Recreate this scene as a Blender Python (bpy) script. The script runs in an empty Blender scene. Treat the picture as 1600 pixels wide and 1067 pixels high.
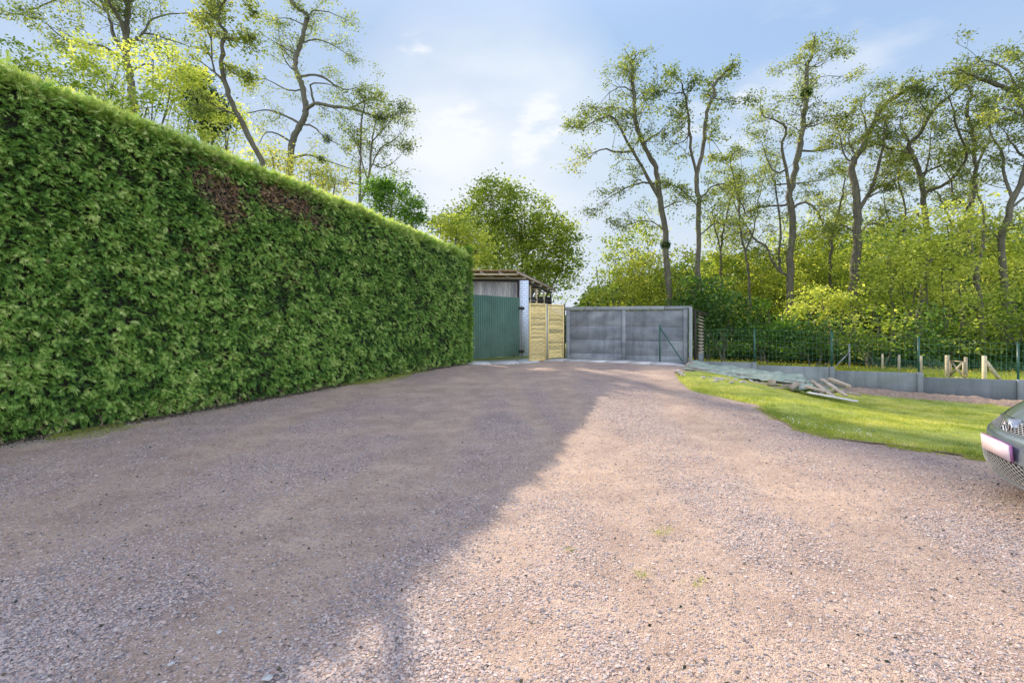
import bpy, math, random
import numpy as np
from mathutils import Vector
R = math.radians
sc = bpy.context.scene
C = sc.collection
# ------------------------------------------------------------------ camera
F, E = 755.0, 1.45                      # focal length in photo pixels, eye height
cam = bpy.data.objects.new('camera', bpy.data.cameras.new('camera'))
C.objects.link(cam); sc.camera = cam
cam.location = (0, 0, E); cam.rotation_euler = (R(90), 0, 0)
cam.data.sensor_width = 36; cam.data.lens = F/1600*36
cam.data.shift_y = -17.5/1600
cam.data.clip_start = .05; cam.data.clip_end = 3000
# ------------------------------------------------------------------ light
SUN_AZ, SUN_EL = R(-32.5), R(30.1)      # measured from +Y, positive to +X
sd = Vector((math.sin(SUN_AZ)*math.cos(SUN_EL), math.cos(SUN_AZ)*math.cos(SUN_EL), math.sin(SUN_EL)))
sun = bpy.data.objects.new('sun', bpy.data.lights.new('sun', 'SUN'))
C.objects.link(sun); sun.location = (-20, 30, 30)
sun.rotation_euler = sd.to_track_quat('Z', 'Y').to_euler()
sun.data.energy = 4.6; sun.data.angle = R(0.55); sun.data.color = (1, .87, .70)
w = bpy.data.worlds.new('World'); sc.world = w; w.use_nodes = True
nt = w.node_tree; nt.nodes.clear()
def wn(t, **k):
    n = nt.nodes.new(t)
    for a, b in k.items(): setattr(n, a, b)
    return n
def wmath(op, a, b=None, c=None, clamp=False):
    n = wn('ShaderNodeMath', operation=op, use_clamp=clamp)
    for i, v in enumerate((a, b, c)):
        if v is None: continue
        if isinstance(v, (int, float)): n.inputs[i].default_value = v
        else: nt.links.new(v, n.inputs[i])
    return n.outputs[0]
out = wn('ShaderNodeOutputWorld'); bg = wn('ShaderNodeBackground')
sky = wn('ShaderNodeTexSky', sky_type='NISHITA')
sky.sun_disc = False; sky.sun_elevation = SUN_EL; sky.sun_rotation = SUN_AZ
sky.air_density = 1.0; sky.dust_density = .6; sky.ozone_density = 1.6; sky.altitude = 50
bg.inputs[1].default_value = .15
tc = wn('ShaderNodeTexCoord')
mp = wn('ShaderNodeMapping'); mp.inputs['Scale'].default_value = (1, 1, 2.6)
nt.links.new(tc.outputs['Generated'], mp.inputs[0])
nz = wn('ShaderNodeTexNoise'); nz.inputs['Scale'].default_value = 3.1; nz.inputs['Detail'].default_value = 7; nz.inputs['Roughness'].default_value = .52
nt.links.new(mp.outputs[0], nz.inputs['Vector'])
# thin bright haze bank low ahead and a few small puffs
def blob(direction, inner, outer):
    d = Vector(direction).normalized()
    n = wn('ShaderNodeVectorMath', operation='DOT_PRODUCT'); n.inputs[1].default_value = d
    nt.links.new(tc.outputs['Generated'], n.inputs[0])
    m = wn('ShaderNodeMapRange', interpolation_type='SMOOTHSTEP'); nt.links.new(n.outputs['Value'], m.inputs[0])
    m.inputs[1].default_value = math.cos(R(outer)); m.inputs[2].default_value = math.cos(R(inner))
    return m.outputs[0]
def pix(px, py): return ((px-800)/F, 1, -(py-516)/F)
haze = wmath('MULTIPLY', blob(pix(770, 230), 1, 19), wmath('MULTIPLY_ADD', nz.outputs['Fac'], 1.6, .05))
nz2 = wn('ShaderNodeTexNoise'); nz2.inputs['Scale'].default_value = 13; nz2.inputs['Detail'].default_value = 6; nz2.inputs['Roughness'].default_value = .55; nt.links.new(mp.outputs[0], nz2.inputs['Vector'])
puffn = wn('ShaderNodeMapRange', interpolation_type='SMOOTHSTEP'); nt.links.new(nz2.outputs['Fac'], puffn.inputs[0]); puffn.inputs[1].default_value = .40; puffn.inputs[2].default_value = .68
pf = None
for (px, py, r) in ((648, 76, 2.2), (740, 195, 2.8), (850, 190, 3.4), (820, 230, 2.6), (1165, 160, 1.8), (1080, 185, 2.6), (1150, 225, 2.4), (700, 205, 2.6)):
    b = blob(pix(px, py), r*.1, r)
    pf = b if pf is None else wmath('MAXIMUM', pf, b)
puffs = wmath('MULTIPLY', wmath('MULTIPLY', pf, puffn.outputs[0]), .6)
str_n = wn('ShaderNodeMapRange', interpolation_type='SMOOTHSTEP'); nt.links.new(nz.outputs['Fac'], str_n.inputs[0])
str_n.inputs[1].default_value = .42; str_n.inputs[2].default_value = .75
streak = wmath('MULTIPLY', wmath('MULTIPLY', blob(pix(1420, 60), 2, 22), str_n.outputs[0]), .6)
cov = wmath('ADD', wmath('ADD', wmath('MULTIPLY', haze, .95), puffs), streak, clamp=True)
cov = wmath('MAXIMUM', cov, .12)
# pale veil over the clear sky: lighter low down, bluer high up
sx = wn('ShaderNodeSeparateXYZ'); nt.links.new(tc.outputs['Generated'], sx.inputs[0])
vr = wn('ShaderNodeValToRGB'); nt.links.new(sx.outputs[2], vr.inputs[0])
vr.color_ramp.elements[0].position = 0.0; vr.color_ramp.elements[0].color = (.80, .89, .98, 1)
vr.color_ramp.elements[1].position = .46; vr.color_ramp.elements[1].color = (.38, .59, .93, 1)
e_ = vr.color_ramp.elements.new(.2); e_.color = (.66, .80, .98, 1)
vs = wn('ShaderNodeVectorMath', operation='SCALE'); nt.links.new(vr.outputs[0], vs.inputs[0]); vs.inputs['Scale'].default_value = 3.6
sc_ = wn('ShaderNodeVectorMath', operation='MINIMUM'); nt.links.new(sky.outputs[0], sc_.inputs[0]); sc_.inputs[1].default_value = (3.6, 3.9, 4.2)
veil = wn('ShaderNodeMixRGB'); veil.inputs[0].default_value = .82
nt.links.new(sc_.outputs[0], veil.inputs[1]); nt.links.new(vs.outputs[0], veil.inputs[2])
mx = wn('ShaderNodeMixRGB'); nt.links.new(cov, mx.inputs[0]); nt.links.new(veil.outputs[0], mx.inputs[1])
mx.inputs[2].default_value = (3.75, 3.9, 4.1, 1)
# added fill light: unseen sky overhead and behind the viewer, brightened to lift shade
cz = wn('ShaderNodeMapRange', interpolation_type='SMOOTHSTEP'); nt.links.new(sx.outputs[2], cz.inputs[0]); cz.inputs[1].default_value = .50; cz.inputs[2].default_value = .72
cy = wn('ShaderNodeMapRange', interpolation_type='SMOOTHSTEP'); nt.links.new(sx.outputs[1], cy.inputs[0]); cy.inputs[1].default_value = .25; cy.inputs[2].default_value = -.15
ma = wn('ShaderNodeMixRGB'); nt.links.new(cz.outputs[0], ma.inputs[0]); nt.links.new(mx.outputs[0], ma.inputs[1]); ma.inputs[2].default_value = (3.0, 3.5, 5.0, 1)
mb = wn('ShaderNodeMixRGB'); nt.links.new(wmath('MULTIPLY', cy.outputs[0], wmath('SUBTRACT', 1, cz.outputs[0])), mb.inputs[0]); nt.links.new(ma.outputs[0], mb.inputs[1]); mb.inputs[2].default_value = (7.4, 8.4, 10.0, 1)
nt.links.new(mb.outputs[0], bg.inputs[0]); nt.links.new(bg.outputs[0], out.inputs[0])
sc.view_settings.view_transform = 'Standard'; sc.view_settings.look = 'None'
sc.view_settings.exposure = 0.75; sc.view_settings.gamma = 1
sc.cycles.max_bounces = 8; sc.cycles.transmission_bounces = 4; sc.cycles.transparent_max_bounces = 4
sc.cycles.sample_clamp_indirect = 6
# ------------------------------------------------------------------ helpers
rng = np.random.default_rng(7); random.seed(7)
def smooth(t): t = np.clip(t, 0, 1); return t*t*(3-2*t)
def vnoise(x, y, s=1.0, seed=0):
    x = np.asarray(x, float)*s; y = np.asarray(y, float)*s
    xi = np.floor(x).astype(np.int64); yi = np.floor(y).astype(np.int64)
    fx = smooth(x-xi); fy = smooth(y-yi)
    def h(a, b):
        v = np.sin(a*127.1+b*311.7+seed*74.7)*43758.5453
        return v-np.floor(v)
    return (h(xi, yi)*(1-fx)+h(xi+1, yi)*fx)*(1-fy)+(h(xi, yi+1)*(1-fx)+h(xi+1, yi+1)*fx)*fy
def fbm(x, y, s=1.0, seed=0, o=4):
    v = 0; a = .5; t = 0
    for k in range(o):
        v = v+a*vnoise(x, y, s*2**k, seed+k*13); t += a; a *= .5
    return v/t
def T(x, y):
    x = np.asarray(x, float); y = np.asarray(y, float)
    rise = (.30+.13*smooth((x+1)/3))*smooth((y-5)/12)
    fall = np.interp(x, [5.0, 5.8, 7.4, 9.2, 12.9, 25, 60], [0, .12, .45, .57, .68, .8, .8])
    return rise-fall*smooth((y-4)/8)
def Wp(px, py, Y): return np.array([(px-800)/F*Y, Y, E-(py-516)/F*Y])
def Gp(px, py):
    a = 1.0; dy = (py-516)/F; k = (px-800)/F
    for i in range(4000):
        a += .01
        if E-dy*a <= T(k*a, a): break
    return np.array([k*a, a, float(T(k*a, a))])
def tag(o, label=None, cat=None, group=None, kind=None):
    if label: o['label'] = label
    if cat: o['category'] = cat
    if group: o['group'] = group
    if kind: o['kind'] = kind
    return o
def empty(name, loc, rz=0):
    o = bpy.data.objects.new(name, None); C.objects.link(o); o.location = [float(v) for v in loc]; o.rotation_euler.z = rz
    o.empty_display_size = .2
    return o
class Acc:
    def __init__(s): s.v = []; s.f = {}; s.n = 0; s.t = {}; s.d = {}; s.sm = []
    def add(s, v, f, tint=.5, dead=0.0):
        v = np.asarray(v, float).reshape(-1, 3); f = np.asarray(f, np.int64)
        k = f.shape[1]
        s.v.append(v); s.f.setdefault(k, []).append(f+s.n)
        s.t.setdefault(k, []).append(np.broadcast_to(np.asarray(tint, float), (len(f),)))
        s.d.setdefault(k, []).append(np.broadcast_to(np.asarray(dead, float), (len(f),)))
        s.n += len(v)
    def build(s, name, mat, parent=None, smooth_=False, origin=None):
        V = np.concatenate(s.v).copy()
        if origin is not None: V -= np.asarray(origin, float)
        me = bpy.data.meshes.new(name)
        ks = sorted(s.f); idx = []; st = []; tot = []; tt = []; dd = []; c = 0
        for k in ks:
            a = np.concatenate(s.f[k]); idx.append(a.ravel()); m = len(a)
            st.append(c+np.arange(m)*k); tot.append(np.full(m, k)); c += m*k
            tt.append(np.concatenate(s.t[k])); dd.append(np.concatenate(s.d[k]))
        idx = np.concatenate(idx); st = np.concatenate(st); tt = np.concatenate(tt); dd = np.concatenate(dd)
        me.vertices.add(len(V)); me.vertices.foreach_set('co', V.astype(np.float32).ravel())
        me.loops.add(len(idx)); me.loops.foreach_set('vertex_index', idx.astype(np.int32))
        me.polygons.add(len(st)); me.polygons.foreach_set('loop_start', st.astype(np.int32))
        a = me.attributes.new('tint', 'FLOAT', 'FACE'); a.data.foreach_set('value', tt.astype(np.float32))
        if dd.any():
            a = me.attributes.new('dead', 'FLOAT', 'FACE'); a.data.foreach_set('value', dd.astype(np.float32))
        me.update(calc_edges=True)
        if smooth_: me.polygons.foreach_set('use_smooth', np.ones(len(st), bool)); me.update()
        me.materials.append(mat)
        o = bpy.data.objects.new(name, me); C.objects.link(o)
        if parent: o.parent = parent
        elif origin is not None: o.location = [float(q) for q in origin]
        return o
BF = np.array([[0, 3, 2, 1], [4, 5, 6, 7], [0, 1, 5, 4], [1, 2, 6, 5], [2, 3, 7, 6], [3, 0, 4, 7]])
def box(A, c, size, ax=(1, 0, 0), up=(0, 0, 1), tint=.5, bev=0.0):
    """box centred at c; size along (ax, ay, up)"""
    ax = np.array(ax, float); ax /= np.linalg.norm(ax); up = np.array(up, float); up -= ax*np.dot(ax, up); up /= np.linalg.norm(up)
    ay = np.cross(up, ax); c = np.array(c, float); h = np.array(size, float)/2
    if bev <= 0:
        s = np.array([[-1, -1, -1], [1, -1, -1], [1, 1, -1], [-1, 1, -1], [-1, -1, 1], [1, -1, 1], [1, 1, 1], [-1, 1, 1]])*h
        A.add(c+s[:, :1]*ax+s[:, 1:2]*ay+s[:, 2:]*up, BF, tint); return
    b = min(bev, h.min()*.6)
    # chamfered along the long axis: octagonal section with inset caps
    sec = np.array([[-h[1]+b, -h[2]], [h[1]-b, -h[2]], [h[1], -h[2]+b], [h[1], h[2]-b], [h[1]-b, h[2]], [-h[1]+b, h[2]], [-h[1], h[2]-b], [-h[1], -h[2]+b]])
    secs = sec*np.array([(h[1]-b)/h[1], (h[2]-b)/h[2]])
    rings = [(-h[0], secs), (-h[0]+b, sec), (h[0]-b, sec), (h[0], secs)]
    V = []
    for x, q in rings: V.append(c+x*ax+q[:, :1]*ay+q[:, 1:]*up)
    V = np.concatenate(V); f = []
    for r in range(3):
        for i in range(8):
            j = (i+1) % 8; f.append([r*8+i, (r+1)*8+i, (r+1)*8+j, r*8+j])
    n0 = A.n
    A.add(V, f, tint)
    A.f.setdefault(8, []).append(np.array([[0, 1, 2, 3, 4, 5, 6, 7], [31, 30, 29, 28, 27, 26, 25, 24]])+n0)
    A.t.setdefault(8, []).append(np.full(2, tint)); A.d.setdefault(8, []).append(np.zeros(2))
def beam(A, p, q, wd, ht, tint=.5, bev=0.0, up=(0, 0, 1)):
    p = np.array(p, float); q = np.array(q, float)
    box(A, (p+q)/2, (np.linalg.norm(q-p), wd, ht), q-p, up, tint, bev)
def tube(A, pts, rad, sides=6, tint=.5, cap=False):
    pts = np.asarray(pts, float); n = len(pts); rad = np.broadcast_to(np.asarray(rad, float), (n,))
    d = np.gradient(pts, axis=0); d /= np.linalg.norm(d, axis=1)[:, None]+1e-9
    ref = np.array([0, 0, 1.0]) if abs(d[:, 2]).mean() < .8 else np.array([1.0, .1, 0])
    u = np.cross(d, ref); u /= np.linalg.norm(u, axis=1)[:, None]+1e-9; v = np.cross(d, u)
    a = np.arange(sides)*2*np.pi/sides
    V = pts[:, None]+rad[:, None, None]*(np.cos(a)[None, :, None]*u[:, None]+np.sin(a)[None, :, None]*v[:, None])
    i = np.arange(n-1)[:, None]*sides; k = np.arange(sides)[None]; k2 = (k+1) % sides
    f = np.stack([i+k, i+k2, i+sides+k2, i+sides+k], -1).reshape(-1, 4)
    n0 = A.n; A.add(V.reshape(-1, 3), f, tint)
    if cap:
        A.f.setdefault(sides, []).append(np.array([np.arange(sides)[::-1], np.arange(sides)+(n-1)*sides])+n0)
        A.t.setdefault(sides, []).append(np.full(2, tint)); A.d.setdefault(sides, []).append(np.zeros(2))
def grid(A, P, tint=.5, closed=False, dead=0.0):
    P = np.asarray(P, float); m, n = P.shape[:2]
    i = np.arange(m-1)[:, None]*n; j = np.arange(n-1 if not closed else n)[None]; j2 = (j+1) % n
    f = np.stack([i+j, i+j2, i+n+j2, i+n+j], -1).reshape(-1, 4)
    A.add(P.reshape(-1, 3), f, tint, dead)
# ------------------------------------------------------------------ materials
class M:
    def __init__(s, name):
        s.m = bpy.data.materials.new(name); s.m.use_nodes = True; s.nt = s.m.node_tree; s.nt.nodes.clear()
        s.out = s.n('ShaderNodeOutputMaterial')
    def n(s, t, **k):
        x = s.nt.nodes.new(t)
        for a, b in k.items():
            if a.startswith('i_'): x.inputs[a[2:].replace('_', ' ')].default_value = b
            else: setattr(x, a, b)
        return x
    def l(s, a, b): s.nt.links.new(a, b)
    def noise(s, scale, detail=4, rough=.5, vec=None, stretch=None):
        x = s.n('ShaderNodeTexNoise'); x.inputs['Scale'].default_value = scale; x.inputs['Detail'].default_value = detail; x.inputs['Roughness'].default_value = rough
        if vec is None:
            vec = s.n('ShaderNodeTexCoord').outputs['Object']
        if stretch:
            m = s.n('ShaderNodeMapping'); m.inputs['Scale'].default_value = stretch; s.l(vec, m.inputs[0]); vec = m.outputs[0]
        s.l(vec, x.inputs['Vector']); return x.outputs['Fac']
    def ramp(s, fac, stops, interp='LINEAR'):
        r = s.n('ShaderNodeValToRGB'); r.color_ramp.interpolation = interp
        while len(r.color_ramp.elements) < len(stops): r.color_ramp.elements.new(.5)
        for e, (p, c) in zip(r.color_ramp.elements, stops):
            e.position = p; e.color = (*c, 1) if len(c) == 3 else c
        if isinstance(fac, float): r.inputs[0].default_value = fac
        else: s.l(fac, r.inputs[0])
        return r.outputs[0]
    def mix(s, f, a, b, mode='MIX'):
        x = s.n('ShaderNodeMixRGB', blend_type=mode)
        for i, v in enumerate((f, a, b)):
            if isinstance(v, (int, float)): x.inputs[i].default_value = v
            elif isinstance(v, tuple): x.inputs[i].default_value = (*v, 1)
            else: s.l(v, x.inputs[i])
        return x.outputs[0]
    def math(s, op, a, b=None, c=None, clamp=False):
        x = s.n('ShaderNodeMath', operation=op, use_clamp=clamp)
        for i, v in enumerate((a, b, c)):
            if v is None: continue
            if isinstance(v, (int, float)): x.inputs[i].default_value = v
            else: s.l(v, x.inputs[i])
        return x.outputs[0]
    def attr(s, n): return s.n('ShaderNodeAttribute', attribute_name=n).outputs['Fac']
    def bump(s, h, strength=.3, dist=.02):
        b = s.n('ShaderNodeBump'); b.inputs['Strength'].default_value = strength; b.inputs['Distance'].default_value = dist
        s.l(h, b.inputs['Height']); return b.outputs[0]
    def bsdf(s, col, rough=.8, normal=None, metal=0, coat=0, spec=.5):
        b = s.n('ShaderNodeBsdfPrincipled')
        for k, v in (('Base Color', col), ('Roughness', rough), ('Metallic', metal), ('Coat Weight', coat), ('Specular IOR Level', spec)):
            if isinstance(v, tuple): b.inputs[k].default_value = (*v, 1)
            elif isinstance(v, (int, float)): b.inputs[k].default_value = v
            else: s.l(v, b.inputs[k])
        if normal is not None: s.l(normal, b.inputs['Normal'])
        s.l(b.outputs[0], s.out.inputs[0]); return b
def leafmat(name, stops, trans=.45, tcol=None, dead=None):
    m = M(name); t = m.attr('tint'); col = m.ramp(t, stops)
    if dead: col = m.mix(m.attr('dead'), col, dead)
    d = m.n('ShaderNodeBsdfPrincipled'); m.l(col, d.inputs['Base Color']); d.inputs['Roughness'].default_value = .55; d.inputs['Specular IOR Level'].default_value = .35
    tr = m.n('ShaderNodeBsdfTranslucent')
    c2 = m.mix(1.0, col, tcol or (1.5, 1.5, .5), 'MULTIPLY'); m.l(c2, tr.inputs[0])
    x = m.n('ShaderNodeMixShader'); x.inputs[0].default_value = trans
    m.l(d.outputs[0], x.inputs[1]); m.l(tr.outputs[0], x.inputs[2]); m.l(x.outputs[0], m.out.inputs[0])
    return m.m
L_locust = leafmat('locust_leaf', [(0, (.07, .10, .025)), (.4, (.18, .23, .06)), (.8, (.34, .37, .09)), (1, (.48, .44, .13))], .55, (1.4, 1.4, .7))
L_green = leafmat('green_leaf', [(0, (.05, .11, .02)), (.5, (.14, .26, .045)), (1, (.28, .40, .07))], .55)
L_lime = leafmat('lime_leaf', [(0, (.12, .19, .02)), (.5, (.34, .40, .075)), (1, (.62, .63, .17))], .6, (1.4, 1.4, .75))
L_yellow = leafmat('yellow_leaf', [(0, (.22, .27, .03)), (.5, (.42, .45, .09)), (1, (.62, .58, .16))], .55, (1.4, 1.4, .7))
L_dark = leafmat('dark_leaf', [(0, (.02, .05, .012)), (.6, (.05, .115, .02)), (1, (.12, .21, .035))], .35)
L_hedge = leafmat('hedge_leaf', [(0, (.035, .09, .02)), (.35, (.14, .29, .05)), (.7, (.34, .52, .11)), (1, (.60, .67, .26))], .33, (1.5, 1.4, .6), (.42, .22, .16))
L_grass = leafmat('grass_blade', [(0, (.19, .26, .04)), (.5, (.42, .46, .08)), (.85, (.62, .60, .16)), (1, (.70, .62, .30))], .45, (1.2, 1.2, .6))
L_meadow = leafmat('meadow_blade', [(0, (.16, .24, .03)), (.6, (.38, .42, .06)), (1, (.52, .50, .11))], .5)
L_flower = leafmat('yellow_petal', [(0, (.6, .42, .02)), (1, (.75, .6, .05))], .3, (1, 1, .5))
L_daisy = leafmat('white_petal', [(0, (.7, .7, .65)), (1, (.8, .8, .78))], .3, (1, 1, 1))
def barkmat(name, a, b):
    m = M(name); h = m.noise(9, 8, .7, stretch=(1, 1, .25)); col = m.ramp(h, [(.3, a), (.7, b)])
    col = m.mix(m.math('MULTIPLY', m.noise(1.3, 3), .5), col, (.13, .13, .06))
    m.bsdf(col, .9, m.bump(h, .8, .04)); return m.m
bark = barkmat('locust_bark', (.035, .028, .022), (.16, .13, .10))
bark2 = barkmat('grey_bark', (.05, .045, .035), (.14, .12, .09))
def simple(name, col, rough=.7, metal=0, var=.25, scale=6, coat=0, bmp=.15):
    m = M(name); h = m.noise(scale, 6, .6)
    dark = tuple(c*(1-var) for c in col); lite = tuple(min(1, c*(1+var)) for c in col)
    c = m.ramp(h, [(.3, dark), (.7, lite)])
    m.bsdf(c, rough, m.bump(h, bmp, .01) if bmp else None, metal, coat); return m.m
def woodmat(name, a, b, sx=(1, 1, 12)):
    m = M(name); h = m.noise(3, 6, .65, stretch=sx); t = m.attr('tint')
    c = m.ramp(h, [(.3, a), (.7, b)])
    c = m.mix(1.0, c, m.ramp(t, [(0, (.6, .6, .62)), (1, (1.25, 1.2, 1.15))]), 'MULTIPLY')
    m.bsdf(c, .85, m.bump(h, .3, .01)); return m.m
# gravel driveway
m = M('gravel'); tcn = m.n('ShaderNodeTexCoord').outputs['Object']
def vor(m, scale, feat='F1', out='Color'):
    v = m.n('ShaderNodeTexVoronoi', feature=feat); v.inputs['Scale'].default_value = scale; m.l(tcn, v.inputs['Vector']); return v
v1 = vor(m, 70); v2 = vor(m, 135)
loose = m.attr('loose')
sep = m.n('ShaderNodeSeparateColor'); m.l(v1.outputs['Color'], sep.inputs[0])
sep2 = m.n('ShaderNodeSeparateColor'); m.l(v2.outputs['Color'], sep2.inputs[0])
stops = [(0, (.17, .14, .14)), (.12, (.31, .25, .235)), (.34, (.47, .34, .29)), (.56, (.53, .41, .36)), (.76, (.41, .34, .32)), (.92, (.60, .49, .42))]
st1 = m.ramp(sep.outputs[0], stops, 'CONSTANT'); st2 = m.ramp(sep2.outputs[0], stops, 'CONSTANT')
stc = m.mix(m.math('GREATER_THAN', sep.outputs[1], .45), st1, st2)
dirt = m.ramp(m.noise(2.2, 8, .65), [(.3, (.42, .30, .225)), (.7, (.60, .46, .35))])
hmask = m.math('ADD', loose, m.math('MULTIPLY_ADD', m.noise(26, 5, .7), 1.2, -.6), clamp=True)
col = m.mix(m.math('MULTIPLY_ADD', hmask, .8, .12), dirt, stc)
col = m.mix(m.math('MULTIPLY', m.math('GREATER_THAN', m.noise(170, 2, .5), .60), .55), col, (.13, .10, .09))
big = m.ramp(m.noise(.55, 5, .6), [(.3, (.80, .78, .80)), (.7, (1.10, 1.05, 1.0))])
col = m.mix(1.0, col, big, 'MULTIPLY')
col = m.mix(1.0, col, m.ramp(m.noise(34, 3, .8), [(.34, (.72, .70, .70)), (.5, (1, 1, 1)), (.68, (1.14, 1.13, 1.12))]), 'MULTIPLY')
grn = m.attr('green'); col = m.mix(m.math('MULTIPLY', grn, m.math('GREATER_THAN', m.noise(40, 4, .7), .5)), col, (.10, .13, .04))
hh = m.math('ADD', m.math('MULTIPLY', m.math('SUBTRACT', 1.0, v1.outputs['Distance']), m.math('MULTIPLY_ADD', hmask, .8, .15)), m.math('MULTIPLY', m.math('SUBTRACT', 1.0, v2.outputs['Distance']), .5))
hh = m.math('ADD', hh, m.math('MULTIPLY', m.noise(14, 6, .7), 1.4))
m.bsdf(col, .9, m.bump(hh, .9, .012), spec=.3); MAT_gravel = m.m
m = M('loose_stone'); t = m.attr('tint')
c = m.ramp(t, [(0, (.16, .14, .14)), (.10, (.29, .25, .25)), (.28, (.46, .33, .28)), (.5, (.52, .41, .36)), (.68, (.39, .34, .33)), (.85, (.56, .45, .38)), (.985, (.62, .56, .50))], 'CONSTANT')
m.bsdf(c, .85, spec=.3); MAT_stone = m.m
m = M('grass_soil'); h = m.noise(5, 8, .7)
c = m.ramp(h, [(.3, (.09, .12, .025)), (.55, (.17, .21, .04)), (.75, (.26, .25, .09))]); m.bsdf(c, .95, m.bump(h, .6, .03)); MAT_ground = m.m
m = M('lawn_turf'); h = m.noise(3, 8, .7)
c = m.ramp(h, [(.3, (.16, .21, .035)), (.55, (.30, .34, .06)), (.75, (.46, .42, .16))]); m.bsdf(c, .95, m.bump(m.noise(40, 4), .6, .03)); MAT_turf = m.m
def concmat(name, a, b, stain, sc_=2.0):
    m = M(name); h = m.noise(sc_, 8, .65); f = m.noise(60, 4, .6); g = m.noise(1.1, 4, .5, stretch=(1, 1, 2.5))
    c = m.ramp(h, [(.28, a), (.72, b)])
    c = m.mix(m.math('MULTIPLY', m.ramp(g, [(.42, (0, 0, 0)), (.68, (1, 1, 1))]), .6), c, stain)
    c = m.mix(.12, c, m.ramp(f, [(.3, (.03, .03, .03)), (.7, (.7, .7, .7))]))
    c = m.mix(1.0, c, m.ramp(m.attr('tint'), [(0, (.78, .8, .84)), (1, (1.2, 1.2, 1.18))]), 'MULTIPLY')
    streak = m.noise(5, 5, .6, stretch=(1, 1, .12)); c = m.mix(m.math('MULTIPLY', m.ramp(streak, [(.5, (0, 0, 0)), (.72, (1, 1, 1))]), .45), c, (.07, .075, .07))
    m.bsdf(c, .85, m.bump(m.math('ADD', h, m.math('MULTIPLY', f, .3)), .3, .01)); return m.m
MAT_conc = concmat('dark_concrete', (.10, .11, .12), (.24, .25, .265), (.40, .41, .41), 2.6)
MAT_low = concmat('low_wall_concrete', (.13, .145, .155), (.235, .25, .26), (.11, .13, .10), 1.6)
MAT_slab = concmat('pale_concrete', (.46, .44, .42), (.66, .63, .60), (.38, .35, .32), 1.4)
MAT_cap = concmat('cap_concrete', (.20, .21, .21), (.34, .35, .34), (.16, .17, .17), 2)
MAT_greenmetal = simple('green_sheet', (.075, .15, .10), .5, .0, .25, 1.5, 0, 0)
MAT_greenpost = simple('green_coated_steel', (.015, .085, .06), .4, 0, .15, 4, 0, 0)
MAT_greywire = simple('grey_green_wire', (.07, .20, .13), .5, 0, .1, 4, 0, 0)
MAT_grey = simple('galvanised_steel', (.30, .31, .32), .5, .3, .2, 5)
MAT_dark = simple('dark_timber', (.035, .028, .024), .8)
MAT_clad = woodmat('weathered_cladding', (.28, .26, .25), (.60, .57, .54), (8, 8, 1))
MAT_pale = woodmat('pale_timber', (.45, .36, .22), (.66, .56, .38), (12, 12, 1.0))
MAT_screen = woodmat('screen_slat', (.60, .46, .18), (.84, .69, .34), (1, 1, 18))
MAT_plank = woodmat('old_plank', (.24, .19, .14), (.50, .42, .33), (3, 3, 3))
MAT_rafter = woodmat('roof_sheet', (.36, .23, .12), (.60, .42, .25), (6, 6, 6))
MAT_white = simple('white_paint', (.70, .73, .78), .6, 0, .08)
m = M('white_brick'); tco = m.n('ShaderNodeTexCoord').outputs['Object']
mpn = m.n('ShaderNodeMapping'); mpn.inputs['Rotation'].default_value = (R(90), 0, 0); m.l(tco, mpn.inputs[0])
bt = m.n('ShaderNodeTexBrick'); m.l(mpn.outputs[0], bt.inputs[0])
bt.inputs['Scale'].default_value = 1; bt.inputs['Brick Width'].default_value = .21; bt.inputs['Row Height'].default_value = .10; bt.inputs['Mortar Size'].default_value = .012
bt.inputs['Color1'].default_value = (.66, .70, .78, 1); bt.inputs['Color2'].default_value = (.72, .75, .80, 1); bt.inputs['Mortar'].default_value = (.38, .45, .56, 1)
m.bsdf(bt.outputs[0], .7); MAT_brick = m.m
m = M('tarp'); h = m.noise(5, 7, .7)
c = m.ramp(h, [(.3, (.14, .21, .15)), (.5, (.28, .33, .25)), (.72, (.50, .51, .42))]); m.bsdf(c, .55, m.bump(h, .6, .03)); MAT_tarp = m.m
MAT_rubble = simple('rubble', (.42, .38, .34), .9, 0, .4, 9)
m = M('soil'); h = m.noise(16, 8, .75); c = m.ramp(h, [(.3, (.20, .13, .09)), (.7, (.52, .37, .27))]); m.bsdf(c, .95, m.bump(h, 1, .05)); MAT_soil = m.m
# car
m = M('car_paint'); h = m.noise(3, 4)
m.bsdf(m.ramp(h, [(.3, (.125, .165, .195)), (.7, (.15, .19, .22))]), .3, None, .35, 1.0); MAT_paint = m.m
MAT_chrome = simple('chrome', (.75, .76, .78), .12, 1, .03, 3, 0, 0)
MAT_glass = simple('dark_glass', (.012, .016, .02), .06, 0, .05, 3, 0, 0)
MAT_black = simple('black_plastic', (.012, .012, .013), .6, 0, .1, 3, 0, 0)
MAT_rubber = simple('tyre_rubber', (.02, .02, .02), .85)
MAT_lamp = simple('headlight_glass', (.55, .60, .65), .08, .3, .1, 8, 0, 0)
MAT_plate = simple('number_plate', (.86, .70, .76), .35, 0, .06, 3, 0, 0)
MAT_mauve = simple('plate_frame', (.38, .14, .32), .4, 0, .06, 3, 0, 0)
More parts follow.
